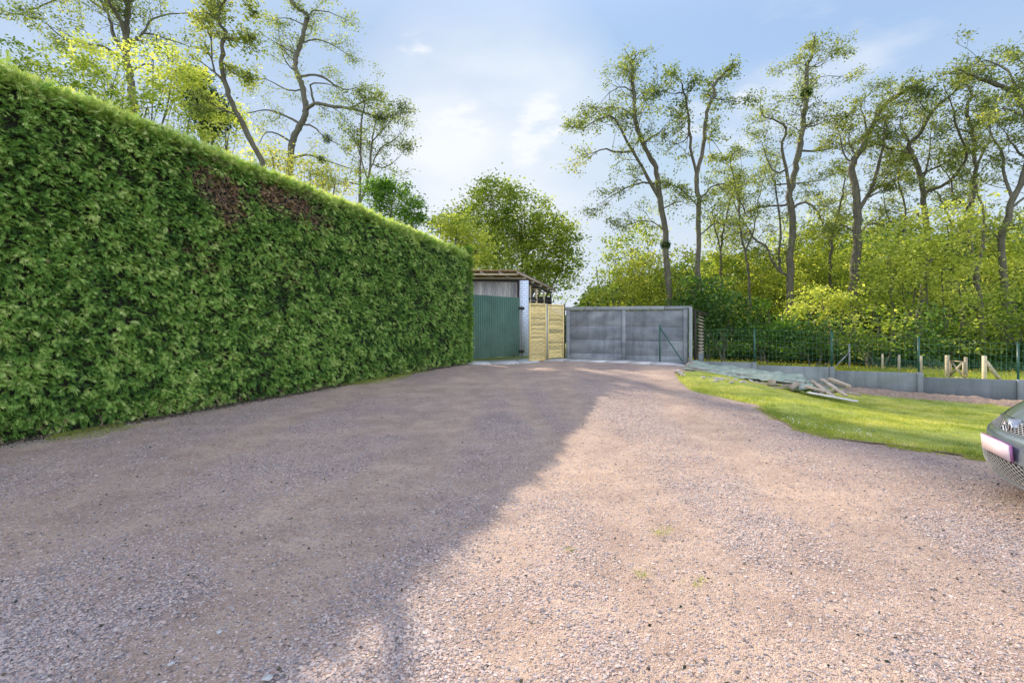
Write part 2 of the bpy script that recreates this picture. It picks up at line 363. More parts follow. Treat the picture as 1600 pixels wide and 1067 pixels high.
# ------------------------------------------------------------------ ground
hx0, hy0, hk = -6.5, 6.15, .4765        # hedge foot line
def hedgeX(y): return hx0+(y-hy0)*hk
edge_px = [(1056, 583), (1062, 596), (1082, 610), (1120, 619), (1160, 628), (1186, 637), (1212, 654), (1245, 670), (1290, 681), (1340, 689), (1400, 696), (1470, 706), (1535, 716), (1620, 729), (1720, 745)]
edge = np.array([Gp(*p) for p in edge_px])
_q = []
for i in range(len(edge)-1):
    a_, b_, c_, d_ = edge[max(i-1, 0)], edge[i], edge[i+1], edge[min(i+2, len(edge)-1)]
    for t in np.linspace(0, 1, 6, endpoint=False): _q.append(.5*(2*b_+(c_-a_)*t+(2*a_-5*b_+4*c_-d_)*t*t+(3*b_-a_-3*c_+d_)*t**3))
_q.append(edge[-1]); edge = np.array(_q); edge[:, :2] += .05*(np.stack([fbm(edge[:, 0]*3, edge[:, 1]*3, 1.0, 5), fbm(edge[:, 0]*3, edge[:, 1]*3, 1.0, 6)], 1)-.5)
eY = edge[::-1, 1]; eX = edge[::-1, 0]
order = np.argsort(eY); eY = eY[order]; eX = eX[order]
eY = np.append(eY, eY[-1]+1.0); eX = np.append(eX, eX[-1]+2.4)
def rightX(y): return np.interp(y, eY, eX, left=eX[0]+3*(1), right=eX[-1])
def lawn_left(y):
    return np.where(y < eY[0], 40, np.interp(y, eY, eX))
def wall_pt(i): return np.array([7.43+1.8*i, 14.8*(1-.0584*i)])
# broad ground
xs = np.concatenate([np.linspace(-700, -40, 12), np.linspace(-36, 40, 153), np.linspace(46, 700, 12)])
ys = np.concatenate([np.linspace(-60, -8, 8), np.linspace(-6, 45, 103), np.linspace(50, 1500, 16)])
X, Y = np.meshgrid(xs, ys)
wallY = 14.8-(X-7.43)*.864/1.8
site = (X > hedgeX(Y)-.3) & (Y < np.minimum(wallY, 18.2)+.0) & (X < 16) & (Y > -5)
Z = T(X, Y)+.10*(fbm(X, Y, .35, 5)-.5)*smooth((Y-17)/4)-np.where(site, .14, 0)
A = Acc(); grid(A, np.stack([X, Y, Z], -1)); o = A.build('ground', MAT_ground, smooth_=True); tag(o, kind='structure')
# driveway sheet with local relief
ny, nx = 340, 380
yy = np.linspace(-4, 1, 20).tolist()+np.geomspace(1.02, 18.6, ny).tolist(); yy = np.array(yy)
U = np.linspace(0, 1, nx)
lx = hedgeX(yy)-.5; rx = np.full(len(yy), 15.5)
XX = lx[:, None]+(rx-lx)[:, None]*U[None]; YY = np.repeat(yy[:, None], nx, 1)
def loose_f(x, y):
    n = .65*fbm(x, y, .55, 3, 4)+.35*fbm(x, y, 2.2, 43, 3)
    tr = 0
    for (c0, k, wd) in ((-1.35, .02, .34), (.55, .07, .36), (2.2, .12, .34), (-3.4, .0, .38), (1.5, -.12, .2)):
        d = np.abs(x-(c0+k*y+.25*np.sin(y*.35+c0))); tr = np.maximum(tr, 1-smooth(d/wd/1.6))
    return np.clip(.15+1.9*(n-.38)-.75*tr, 0, 1)
def relief(x, y): return .03*(fbm(x, y, .8, 31, 4)-.5)+.012*(fbm(x, y, 5, 9, 3)-.5)+.022*loose_f(x, y)-.02
LO = loose_f(XX, YY)
ZZ = T(XX, YY)+relief(XX, YY)
ZZ -= np.where((YY > eY[0]) & (XX > np.interp(YY, eY, eX)+.40), .13, 0)
A = Acc(); grid(A, np.stack([XX, YY, ZZ], -1)); drive = A.build('driveway', MAT_gravel, smooth_=True); tag(drive, kind='structure')
a = drive.data.attributes.new('loose', 'FLOAT', 'POINT'); a.data.foreach_set('value', LO.ravel().astype(np.float32))
GR = np.clip(1-(XX-hedgeX(YY))/.55, 0, 1)*smooth((fbm(XX, YY, 1.3, 77)-.42)*6)
a = drive.data.attributes.new('green', 'FLOAT', 'POINT'); a.data.foreach_set('value', GR.ravel().astype(np.float32))
# loose stones lying on it
N = 420000
u = rng.random(N); Ys = 1.75*(10.5/1.75)**(u**1.15); Xs = rng.uniform(-1.12, 1.15, N)*Ys
keep = (Xs > hedgeX(Ys)) & (Xs < np.where(Ys < eY[0], 30, np.interp(Ys, eY, eX))-.05) & (rng.random(N) < .12+.95*loose_f(Xs, Ys)**1.2)
Xs = Xs[keep]; Ys = Ys[keep]; n = len(Xs)
sz = .0028+.0038*rng.random(n)+.006*rng.random(n)**11+.0006*Ys
oct_ = np.array([[1, 0, 0], [0, 1, 0], [-1, 0, 0], [0, -1, 0], [0, 0, .8], [0, 0, -.8]])
of = np.array([[0, 1, 4], [1, 2, 4], [2, 3, 4], [3, 0, 4]])
th = rng.random(n)*2*np.pi; sc3 = rng.uniform(.6, 1.4, (n, 3))*np.array([1, 1, .62]); jit = rng.normal(0, .18, (n, 6, 3))
V = (oct_[None]+jit)*sc3[:, None]*sz[:, None, None]
c_, s_ = np.cos(th)[:, None], np.sin(th)[:, None]
V = np.stack([V[..., 0]*c_-V[..., 1]*s_, V[..., 0]*s_+V[..., 1]*c_, V[..., 2]], -1)
V += np.stack([Xs, Ys, T(Xs, Ys)+relief(Xs, Ys)+sz*.18], -1)[:, None]
A = Acc(); A.add(V.reshape(-1, 3), (of[None]+np.arange(n)[:, None, None]*6).reshape(-1, 3), np.repeat(rng.random(n), 4))
o = A.build('gravel', MAT_stone); tag(o, 'loose pink and grey gravel stones scattered over the driveway', 'gravel', kind='stuff')
# lawn sheet
ly = np.linspace(eY[0]-.8, 15.2, 90); P = []
for y in ly:
    x0 = float(np.interp(y, eY, eX)) if y >= eY[0] else eX[np.argmin(eY)]+(eY[0]-y)*6
    x1 = 7.43+(14.8-y)*1.8/.864-.02
    x1 = max(x1, x0+.01); x1 = min(x1, 24)
    xr = np.linspace(min(x0, x1), x1, 70); P.append(np.stack([xr, np.full(70, y), T(xr, y)-.008+(.030+.03*(fbm(xr, y, 1.2, 4)-.3))*smooth((xr-x0)/.35)], -1))
A = Acc(); grid(A, P); o = A.build('lawn', MAT_turf, smooth_=True); tag(o, kind='structure')
def lawn_in(x, y): return (x > np.where(y < eY[0], 99, np.interp(y, eY, eX))-.10*fbm(x, y, 4, 88)+.05) & (y < 14.8-(x-7.43)*.48-.45)
def blades(x, y, z, h, wd, tint, lean=.35, nm='b'):
    n = len(x); a = rng.random(n)*2*np.pi; b = rng.random(n)*2*np.pi
    base = np.stack([x, y, z], -1); s = np.stack([np.cos(a), np.sin(a), 0*a], -1)*wd[:, None]/2
    tip = base+np.stack([np.cos(b)*h*lean, np.sin(b)*h*lean, h], -1)*rng.uniform(.7, 1.2, (n, 1))
    V = np.stack([base-s, base+s, tip], 1).reshape(-1, 3)
    return V, np.arange(n*3).reshape(-1, 3), tint
N = 330000
gy = rng.uniform(eY[0], 15, N); gx = rng.uniform(3.5, 15, N)
k = lawn_in(gx, gy) & (gx < gy*1.12) & (rng.random(N) < np.clip(9/gy, .4, 1)); gx = gx[k]; gy = gy[k]
n_ = fbm(gx, gy, 1.1, 21); hgt = .016+.03*n_+.05*np.clip(fbm(gx, gy, 5, 8)-.45, 0, 1)*2
tint = np.clip(.5+1.6*(n_-.5)+rng.normal(0, .22, len(gx))+1.3*(fbm(gx, gy, 2.5, 41)-.5), 0, 1)
A = Acc(); A.add(*blades(gx, gy, T(gx, gy)+.010, np.clip(hgt+.006, .012, .07), np.full(len(gx), .009), tint, .8))
o = A.build('grass', L_grass); tag(o, 'short sunlit yellow green lawn grass right of the driveway', 'grass', kind='stuff')
# edging of the lawn
A = Acc()
for i in range(30, len(edge)-1):
    p, q = edge[i].copy(), edge[i+1].copy()
    m_ = 1
    for j in range(m_):
        a_ = p+(q-p)*j/m_; b_ = p+(q-p)*(j+1.02)/m_
        a_[2] = T(a_[0], a_[1])+.004; b_[2] = T(b_[0], b_[1])+.004
        beam(A, a_, b_, .010, .012)
o = A.build('lawn_edging', MAT_soil); tag(o, 'thin dark edging strip between lawn and gravel driveway', 'edging')
# daisies at lawn edge
cnt = 60
def flowers(n, xf, yf, zf, r, nm):
    A = Acc()
    for i in range(n):
        x, y = xf[i], yf[i]; a = np.arange(6)*np.pi/3+rng.random()
        rr = r*rng.uniform(.7, 1.2); tl = rng.normal(0, .4, 2)
        ring = np.stack([x+rr*np.cos(a), y+rr*np.sin(a), zf[i]+rr*(np.cos(a)*tl[0]+np.sin(a)*tl[1])], -1)
        A.add(ring, [[0, 1, 2, 3], [0, 3, 4, 5]], rng.random())
    return A
t_ = rng.random(cnt)**1.3; bi = 40+t_*20; ei = bi.astype(int); fr = (bi-ei)[:, None]
pp = edge[ei]*(1-fr)+edge[ei+1]*fr
fx = pp[:, 0]+rng.random(cnt)*.3+.05; fy = pp[:, 1]+rng.random(cnt)*.5+.08
o = flowers(cnt, fx, fy, T(fx, fy)+.05, .010, 'd').build('daisies', L_daisy); tag(o, 'small white daisies growing along the lawn edge', 'flowers', kind='stuff')
# grass tufts in gravel and at hedge foot
def tuft_xy(px, py, n, r):
    p = Gp(px, py); return p[0]+rng.normal(0, r, n), p[1]+rng.normal(0, r*.8, n)
bx, by = [], []
for (px, py, n, r) in ((1032, 831, 45, .03), (1045, 826, 22, .03), (1003, 897, 34, .025), (1098, 903, 18, .02), (1085, 912, 14, .02), (890, 858, 20, .02)):
    a_, b_ = tuft_xy(px, py, n, r); bx.append(a_); by.append(b_)
A = Acc(); x = np.concatenate(bx); y = np.concatenate(by)
A.add(*blades(x, y, T(x, y)-.01, np.full(len(x), .028), np.full(len(x), .004), rng.random(len(x))*.8, 1.2))
o = A.build('grass_tufts', L_grass); tag(o, 'tiny grass tufts growing through the sunny gravel', 'grass', kind='stuff')
N = 5000; k_e = rng.integers(30, len(edge)-1, N); x = edge[k_e, 0]-np.abs(rng.normal(0, .07, N))*.6+rng.normal(0, .03, N); y = edge[k_e, 1]-np.abs(rng.normal(0, .09, N)); k = fbm(x, y, 3.5, 66) > .5; x = x[k]; y = y[k]
A = Acc(); A.add(*blades(x, y, T(x, y)-.006, np.full(len(x), .030), np.full(len(x), .006), rng.random(len(x))*.7, 1.0))
o = A.build('creeping_grass', L_grass); tag(o, 'ragged grass creeping from the lawn into the gravel', 'grass', kind='stuff')
N = 14000; y = rng.uniform(5, 14, N); d_ = rng.random(N)**2*.75; x = hedgeX(y)+.0+d_
k = fbm(x, y, 1.0, 77) > .50; x = x[k]; y = y[k]
A = Acc(); A.add(*blades(x, y, T(x, y)-.005, np.full(len(x), .04), np.full(len(x), .006), rng.random(len(x))*.5, 1.0))
o = A.build('weeds', L_grass); tag(o, 'low weeds and grass along the foot of the hedge', 'weeds', kind='stuff')
# meadow behind the low wall
N = 150000; gx = rng.uniform(5.5, 30, N); gy = rng.uniform(10, 34, N)
k = (gy > 14.8-(gx-7.43)*.48+.35) & (gx < gy*1.15) & (gx > gy*.34); gx = gx[k]; gy = gy[k]
n_ = fbm(gx, gy, .5, 12)
A = Acc(); A.add(*blades(gx, gy, T(gx, gy)-.02, .10+.12*n_, np.full(len(gx), .022), np.clip(n_+rng.normal(0, .2, len(gx)), 0, 1), .4))
o = A.build('meadow_grass', L_meadow); tag(o, 'sunlit meadow grass behind the low concrete wall', 'grass', kind='stuff')
n = 5200; k = rng.integers(0, len(gx), n); fx = gx[k]; fy = gy[k]
o = flowers(n, fx, fy, T(fx, fy)+.17+.08*rng.random(n), .026, 'f').build('yellow_flowers', L_flower); tag(o, 'yellow meadow flowers behind the low concrete wall', 'flowers', kind='stuff')
N = 60000; t = rng.random(N)*1.25-.12; q = 1.6*rng.random(N)*(1+.6*rng.random(N)); lx_ = 8.3+t*13.5; ly_ = 27.3-t*8.6
x = lx_+q*.54; y = ly_+q*.84; hm = .35+1.2*fbm(x, y, .9, 71)*smooth(q/.8+.25)
A = Acc(); leafquads_ = None
def quick_leaves(A, P, size, tint):
    n = len(P); f = rng.normal(0, 1, (n, 3)); f[:, 2] *= .6; f /= np.linalg.norm(f, axis=1)[:, None]; u = rng.normal(0, 1, (n, 3)); s_ = np.cross(f, u); s_ /= np.linalg.norm(s_, axis=1)[:, None]+1e-9; z_ = size[:, None]
    A.add(np.stack([P, P+f*z_*.5+s_*z_*.3, P+f*z_, P+f*z_*.5-s_*z_*.3], 1).reshape(-1, 3), np.arange(n*4).reshape(-1, 4), tint)
quick_leaves(A, np.stack([x, y, T(x, y)+hm*rng.random(N)], -1), rng.uniform(.08, .17, N), np.clip(.15+fbm(x, y, 1.5, 72)*.9+rng.normal(0, .15, N), 0, 1))
o = A.build('undergrowth', L_dark); tag(o, 'low dark green undergrowth along the edge of the wood', 'undergrowth', kind='stuff')
# pale paving in front of wall and gate
def slab_strip(pts_in, pts_out, name, z=.02, th=.10):
    A = Acc(); a_ = np.array(pts_in, float); b_ = np.array(pts_out, float)
    for i in range(len(a_)-1):
        g = .01
        p0, p1, q0, q1 = a_[i], a_[i+1], b_[i], b_[i+1]
        p0_, p1_ = p0+(p1-p0)*g, p1-(p1-p0)*g; q0_, q1_ = q0+(q1-q0)*g, q1-(q1-q0)*g
        c4 = np.array([p0_, p1_, q1_, q0_]); dz = rng.normal(0, .006)
        top = np.array([[c[0], c[1], T(c[0], c[1])+z+dz] for c in c4]); bot = top-np.array([0, 0, th])
        A.add(np.concatenate([bot, top]), BF, rng.random())
    o = A.build(name, MAT_slab); tag(o, kind='structure'); return o
w0, w1 = wall_pt(-3.25), wall_pt(-.75)
ts = np.linspace(0, 1, 8); nrm = np.array([-.4327, -.9015])
slab_strip([w0+(w1-w0)*t+nrm*.12 for t in ts], [w0+(w1-w0)*t+nrm*1.15 for t in ts], 'paving')
slab_strip([(-1.9, 18.0), (-.9, 18.15), (.1, 18.3), (.75, 18.35)], [(-1.5, 16.6), (-.7, 16.35), (.25, 16.2), (.95, 16.2)], 'path', .015)
# ------------------------------------------------------------------ hedge
ha = np.array([hk, 1.0, 0]); ha /= np.linalg.norm(ha); hn = np.array([ha[1], -ha[0], 0])
def hbase(y): return np.stack([hedgeX(y), y, 0*y], -1)
def htop(y): return np.interp(y, [-2, 6.15, 9, 12, 17.2], [5.2, 4.88, 4.72, 4.52, 4.12])
HY0, HY1, HT = -1.0, 16.9, 1.5
def hbump(y, z): return .16*(fbm(y, z, .9, 3)-.5)+.07*(fbm(y, z, 3.2, 8)-.5)
def face_pts(y, z):
    tz = htop(y); r = .35; over = np.clip((z-(tz-r))/r, 0, 1); endr = np.clip((y-(HY1-.45))/.45, 0, 1)
    low = .10*np.clip(1-z/.5, 0, 1)
    off = hbump(y, z)-r*(1-np.sqrt(1-np.clip(over, 0, .999)**2))*.8-.45*(1-np.sqrt(1-np.clip(endr, 0, .999)**2))-low
    return hbase(y)+hn*off[:, None]+np.stack([0*y, 0*y, z], -1)
# inner dark body
hd = empty('hedge', (hedgeX(8.0)-.7*hn[0], 8.0, float(T(hedgeX(8.), 8.))))
tag(hd, 'tall clipped green conifer hedge along the left of the driveway', 'hedge')
org = np.array(hd.location)
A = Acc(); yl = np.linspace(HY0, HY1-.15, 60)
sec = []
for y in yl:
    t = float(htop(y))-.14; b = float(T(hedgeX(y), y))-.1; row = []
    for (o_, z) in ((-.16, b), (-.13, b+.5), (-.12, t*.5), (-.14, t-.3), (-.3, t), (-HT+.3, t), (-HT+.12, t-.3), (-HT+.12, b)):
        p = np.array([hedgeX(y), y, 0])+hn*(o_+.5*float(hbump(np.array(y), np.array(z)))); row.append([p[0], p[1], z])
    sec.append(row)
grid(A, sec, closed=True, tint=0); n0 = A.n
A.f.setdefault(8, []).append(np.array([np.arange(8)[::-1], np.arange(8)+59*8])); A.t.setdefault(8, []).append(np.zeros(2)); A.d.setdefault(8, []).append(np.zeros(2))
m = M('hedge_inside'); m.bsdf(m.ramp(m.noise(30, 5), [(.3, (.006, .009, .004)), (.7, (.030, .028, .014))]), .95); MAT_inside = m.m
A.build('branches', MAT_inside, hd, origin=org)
def spray_proto(seed):
    r = np.random.default_rng(seed); V = []; Fc = []
    def finger(x, y, ang, L, wd):
        n = len(V); c, s = math.cos(ang), math.sin(ang)
        for (a, b) in ((0, 0), (.45*L, wd), (L, 0), (.45*L, -wd)):
            px = x+a*c-b*s; py = y+a*s+b*c
            V.append([px, py, -.45*px*px-.12*abs(py)+r.normal(0, .015)])
        Fc.append([n, n+1, n+2, n+3])
    finger(0, 0, 0, .6, .02)
    for k, x in enumerate((.1, .24, .38, .52, .66)):
        for s in (-1, 1):
            finger(x, 0, s*(.7-.2*k/4)+r.normal(0, .1), .44*(1-.3*abs(k-1.2)/3)*r.uniform(.8, 1.2), .034)
    finger(.5, 0, r.normal(0, .1), .55, .034)
    return np.array(V), np.array(Fc)
protos = [spray_proto(i) for i in range(8)]
def sprays(A, P, fwd, up, size, tint, dead=None):
    fwd = fwd/np.linalg.norm(fwd, axis=1)[:, None]; side = np.cross(up, fwd); side /= np.linalg.norm(side, axis=1)[:, None]+1e-9; nn = np.cross(fwd, side)
    pid = rng.integers(0, len(protos), len(P)); dead = np.zeros(len(P)) if dead is None else dead
    for k, (pv, pf) in enumerate(protos):
        s = pid == k; n = s.sum()
        if not n: continue
        V = P[s][:, None]+size[s][:, None, None]*(pv[None, :, 0:1]*fwd[s][:, None]+pv[None, :, 1:2]*side[s][:, None]+pv[None, :, 2:3]*nn[s][:, None])
        f = (pf[None]+np.arange(n)[:, None, None]*len(pv)).reshape(-1, 4)
        tt = np.clip(np.repeat(tint[s], len(pf))+rng.normal(0, .09, n*len(pf)), 0, 1)
        A.add(V.reshape(-1, 3), f, tt, np.repeat(dead[s], len(pf)))
A = Acc()
N = 125000
y = HY0+(HY1-HY0)*rng.random(N); z = rng.random(N)*5.2
dens = np.where(y < 5, .35, np.clip(8.5/y, .5, 1)); k = (z < htop(y)) & (rng.random(N) < dens) & (z > T(hedgeX(y), y)+.02*rng.random(N)); y = y[k]; z = z[k]; n = len(y)
def patch(y, z, cy, cz, ry, rz): return np.clip(1.35-np.sqrt(((y-cy)/ry)**2+((z-cz)/rz)**2), 0, 1)
# brown worn patches found by ray to the hedge face
def hray(px, py):
    kx = (px-800)/F; yy_ = (hx0-hk*hy0)/(kx-hk); return yy_, E-(py-516)/F*yy_
dd = np.zeros(n)
for (px, py, ry, rz, a_) in ((318, 275, .30, .35, .7), (352, 300, .40, .40, 1), (368, 335, .35, .3, .8), (432, 305, .45, .28, 1), (465, 320, .5, .3, .9), (495, 345, .5, .25, .6), (455, 425, .35, .4, .45), (300, 385, .12, .1, .8), (330, 400, .2, .5, .35), (330, 560, .3, .3, .2)):
    cy, cz = hray(px, py); dd = np.maximum(dd, a_*patch(y, z, cy, cz, ry, rz))
dd = np.clip(dd*1.25+.5*(fbm(y, z, 4, 33)-.5), 0, 1); dd = np.where(rng.random(n) < dd*1.1-.1, .55+.45*rng.random(n), 0); low = z < T(hedgeX(y), y)+.28
dd = np.where(low & (rng.random(n) < .10), .8, dd)
cl_ = fbm(y, z, 9, 91, 2)
P = face_pts(y, z)-hn*(.12-.11*cl_+.05*rng.random(n))[:, None]
jitter = rng.normal(0, 1, (n, 3))
fwd = hn[None]*.85+np.array([0, 0, -.12])[None]+ha[None]*rng.normal(-.1, .55, n)[:, None]+jitter*.22+np.array([0, 0, 1])[None]*(.25*rng.normal(0, 1, n)+.9*smooth((z-htop(y)+.4)/.4))[:, None]
fwd[:, 2] -= .1
keep = ~((cl_ < .36) & (rng.random(n) < .6)) & ~((dd > .45) & (rng.random(n) < .35))
tint = np.clip(.42+.9*(cl_-.5)+.55*(fbm(y, z, 2.2, 17)-.5)+.7*(fbm(y, z, 7, 19)-.5)+rng.normal(0, .20, n)+.12*smooth((z-htop(y)+.6)/.6), 0, 1)  # protruding sprays and the upper band painted lighter, as if catching the light
size = .085+.065*rng.random(n); size *= np.where(dd > .45, .7, 1)
up = np.array([0, 0, 1])[None]+.35*rng.normal(0, 1, (n, 3))
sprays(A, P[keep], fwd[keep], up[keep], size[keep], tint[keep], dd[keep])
# top surface and the front shoulder, sprays standing up; their pale tint is painted backlight
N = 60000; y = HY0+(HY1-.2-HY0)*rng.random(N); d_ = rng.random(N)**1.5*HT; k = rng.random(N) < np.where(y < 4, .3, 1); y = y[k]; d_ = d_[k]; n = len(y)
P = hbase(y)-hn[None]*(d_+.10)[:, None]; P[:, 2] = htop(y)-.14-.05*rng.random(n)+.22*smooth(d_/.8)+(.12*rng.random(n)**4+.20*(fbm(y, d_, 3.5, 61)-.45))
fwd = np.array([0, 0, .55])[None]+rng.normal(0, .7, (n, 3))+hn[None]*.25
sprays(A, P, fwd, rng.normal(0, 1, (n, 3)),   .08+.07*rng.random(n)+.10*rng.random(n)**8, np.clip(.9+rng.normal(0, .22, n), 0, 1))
# far end face and back face
N = 7000; z = rng.random(N)*4.2; d_ = rng.random(N)*HT; P = hbase(np.full(N, HY1))-hn[None]*d_[:, None]-ha[None]*.1; P[:, 2] = z+.2
k = z > .1; fwd = ha[None]+rng.normal(0, .4, (N, 3)); sprays(A, P[k], fwd[k], np.array([0, 0, 1])+rng.normal(0, .3, (N, 3))[k], np.full(k.sum(), .17), np.clip(.5+rng.normal(0, .15, k.sum()), 0, 1))
N = 9000; y = HY0+(HY1-HY0)*rng.random(N); z = .1+rng.random(N)*(htop(y)-.1); P = hbase(y)-hn[None]*(HT-.1); P[:, 2] = z
sprays(A, P, -hn[None]+rng.normal(0, .4, (N, 3)), np.array([0, 0, 1])+rng.normal(0, .3, (N, 3)), np.full(N, .22), np.clip(.5+rng.normal(0, .15, N), 0, 1))
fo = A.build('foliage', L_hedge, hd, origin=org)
# bare brown twigs in the worn patches and at the foot
A = Acc()
for (px, py, s_, n) in ((352, 300, .42, 90), (320, 275, .25, 30), (432, 305, .45, 70), (470, 322, .45, 70), (500, 345, .4, 30)):
    cy, cz = hray(px, py)
    for i in range(n):
        y_ = cy+rng.normal(0, s_*.7); z_ = cz+rng.normal(0, s_*.6)
        p = np.array([hedgeX(y_), y_, z_])-hn*.12; d = hn*rng.uniform(.3, .9)+np.array([0, 0, rng.normal(.1, .5)])+ha*rng.normal(0, .7); L = rng.uniform(.12, .3)
        q = p+d/np.linalg.norm(d)*L; tube(A, [p, (p+q)/2+rng.normal(0, .015, 3), q], [.006, .004, .002], 3)
for i in range(70):
    y_ = rng.uniform(5.5, 16); p = np.array([hedgeX(y_), y_, float(T(hedgeX(y_), y_))+.02])-hn*rng.uniform(-.02, .12)
    q = p+np.array([rng.normal(0, .08), rng.normal(0, .08), rng.uniform(.05, .2)]); tube(A, [p, (p+q)/2+rng.normal(0, .02, 3), q], [.006, .004, .002], 3)
A.build('twigs', simple('dead_twig', (.34, .22, .17), .9), hd, origin=org)['kind'] = 'stuff'
N = 26000; y = rng.uniform(4, 16.5, N); d_ = -.15+np.abs(rng.normal(0, .16, N)); x = hedgeX(y)+d_; keep = rng.random(N) < .25+fbm(x, y, 2.5, 55); x = x[keep]; y = y[keep]; n = len(x)
A = Acc(); quick_leaves(A, np.stack([x, y, T(x, y)+relief(x, y)+.006+.01*rng.random(n)], -1), rng.uniform(.012, .035, n), rng.random(n))
m = M('dry_litter'); m.bsdf(m.ramp(m.attr('tint'), [(0, (.03, .035, .02)), (.5, (.10, .08, .05)), (.85, (.26, .18, .12)), (1, (.08, .13, .04))], 'CONSTANT'), .9)
o = A.build('leaf_litter', m.m); tag(o, 'dark fallen clippings and leaf litter along the foot of the hedge', 'litter', kind='stuff')
N = 900; y = 1.8*(14/1.8)**rng.random(N); x = rng.uniform(-1.1, 1.1, N)*y; keep = (x > hedgeX(y)) & (x < np.interp(y, eY, eX, left=20)-.1); x = x[keep]; y = y[keep]; n = len(x)
A = Acc(); quick_leaves(A, np.stack([x, y, T(x, y)+relief(x, y)+.008], -1), rng.uniform(.012, .03, n), rng.random(n))
o = A.build('fallen_leaves', m.m); tag(o, 'small dry leaves and bits scattered over the gravel', 'leaves', kind='stuff')
# ------------------------------------------------------------------ trees
def catmull(P, n):
    P = np.array(P, float); Q = np.vstack([2*P[0]-P[1], P, 2*P[-1]-P[-2]]); m_ = len(P)-1
    t = np.linspace(0, m_, n); i = np.minimum(t.astype(int), m_-1); f = (t-i)[:, None]
    a, b, c, d = Q[i], Q[i+1], Q[i+2], Q[i+3]
    return .5*((2*b)+(-a+c)*f+(2*a-5*b+4*c-d)*f**2+(-a+3*b-3*c+d)*f**3)
def leafquads(A, P, size, tint, droop=.4, flat=.6):
    n = len(P)
    f = rng.normal(0, 1, (n, 3)); f[:, 2] = f[:, 2]*.5-droop; f /= np.linalg.norm(f, axis=1)[:, None]
    u = rng.normal(0, 1, (n, 3)); u[:, 2] += flat*2; s = np.cross(f, u); s /= np.linalg.norm(s, axis=1)[:, None]+1e-9
    sz = size[:, None]
    V = np.stack([P, P+f*sz*.5+s*sz*.28, P+f*sz, P+f*sz*.5-s*sz*.28], 1).reshape(-1, 3)
    A.add(V, np.arange(n*4).reshape(-1, 4), tint)
def grow(B, Lp, p, d, L, r, lvl, maxl, r_, up=.04, wig=.28, kids=5, nl=12, lspread=.16, lscale=1):
    n = max(3, int(L/.32)+2); st = L/(n-1); pts = [p]; d = d/np.linalg.norm(d)
    for i in range(n-1):
        d = d+r_.normal(0, wig, 3)*np.array([1, 1, .8])+np.array([0, 0, up]); d /= np.linalg.norm(d); pts.append(pts[-1]+d*st)
    pts = np.array(pts); rad = np.linspace(r, r*.4, n)
    tube(B, pts, rad, 5 if r > .04 else (4 if r > .015 else 3))
    if lvl < maxl:
        k = max(1, int(kids*r_.uniform(.7, 1.3)))
        for j in range(k):
            t = r_.uniform(.15, 1.0); i = min(n-2, int(t*(n-1))); q = pts[i]+(pts[i+1]-pts[i])*(t*(n-1)-i)
            dd_ = pts[i+1]-pts[i]; dd_ /= np.linalg.norm(dd_); side = r_.normal(0, 1, 3); side -= dd_*side.dot(dd_); side /= np.linalg.norm(side); side[2] *= .6
            ang = r_.uniform(.5, 1.15); nd = dd_*math.cos(ang)+side*math.sin(ang)
            grow(B, Lp, q, nd, L*r_.uniform(.4, .65), max(.007, r*.5), lvl+1, maxl, r_, up, wig, kids, nl, lspread, lscale)
    if lvl >= maxl-1 and nl > 0:
        m_ = int(nl*(1 if lvl == maxl else .6)*r_.uniform(.5, 1.5))
        if m_:
            t = r_.random(m_)*.85+.15; i = np.minimum((t*(n-1)).astype(int), n-2); q = pts[i]+(pts[i+1]-pts[i])*((t*(n-1)-i)[:, None])
            Lp.append(q+r_.normal(0, lspread, (m_, 3))*np.array([1, 1, .6]))
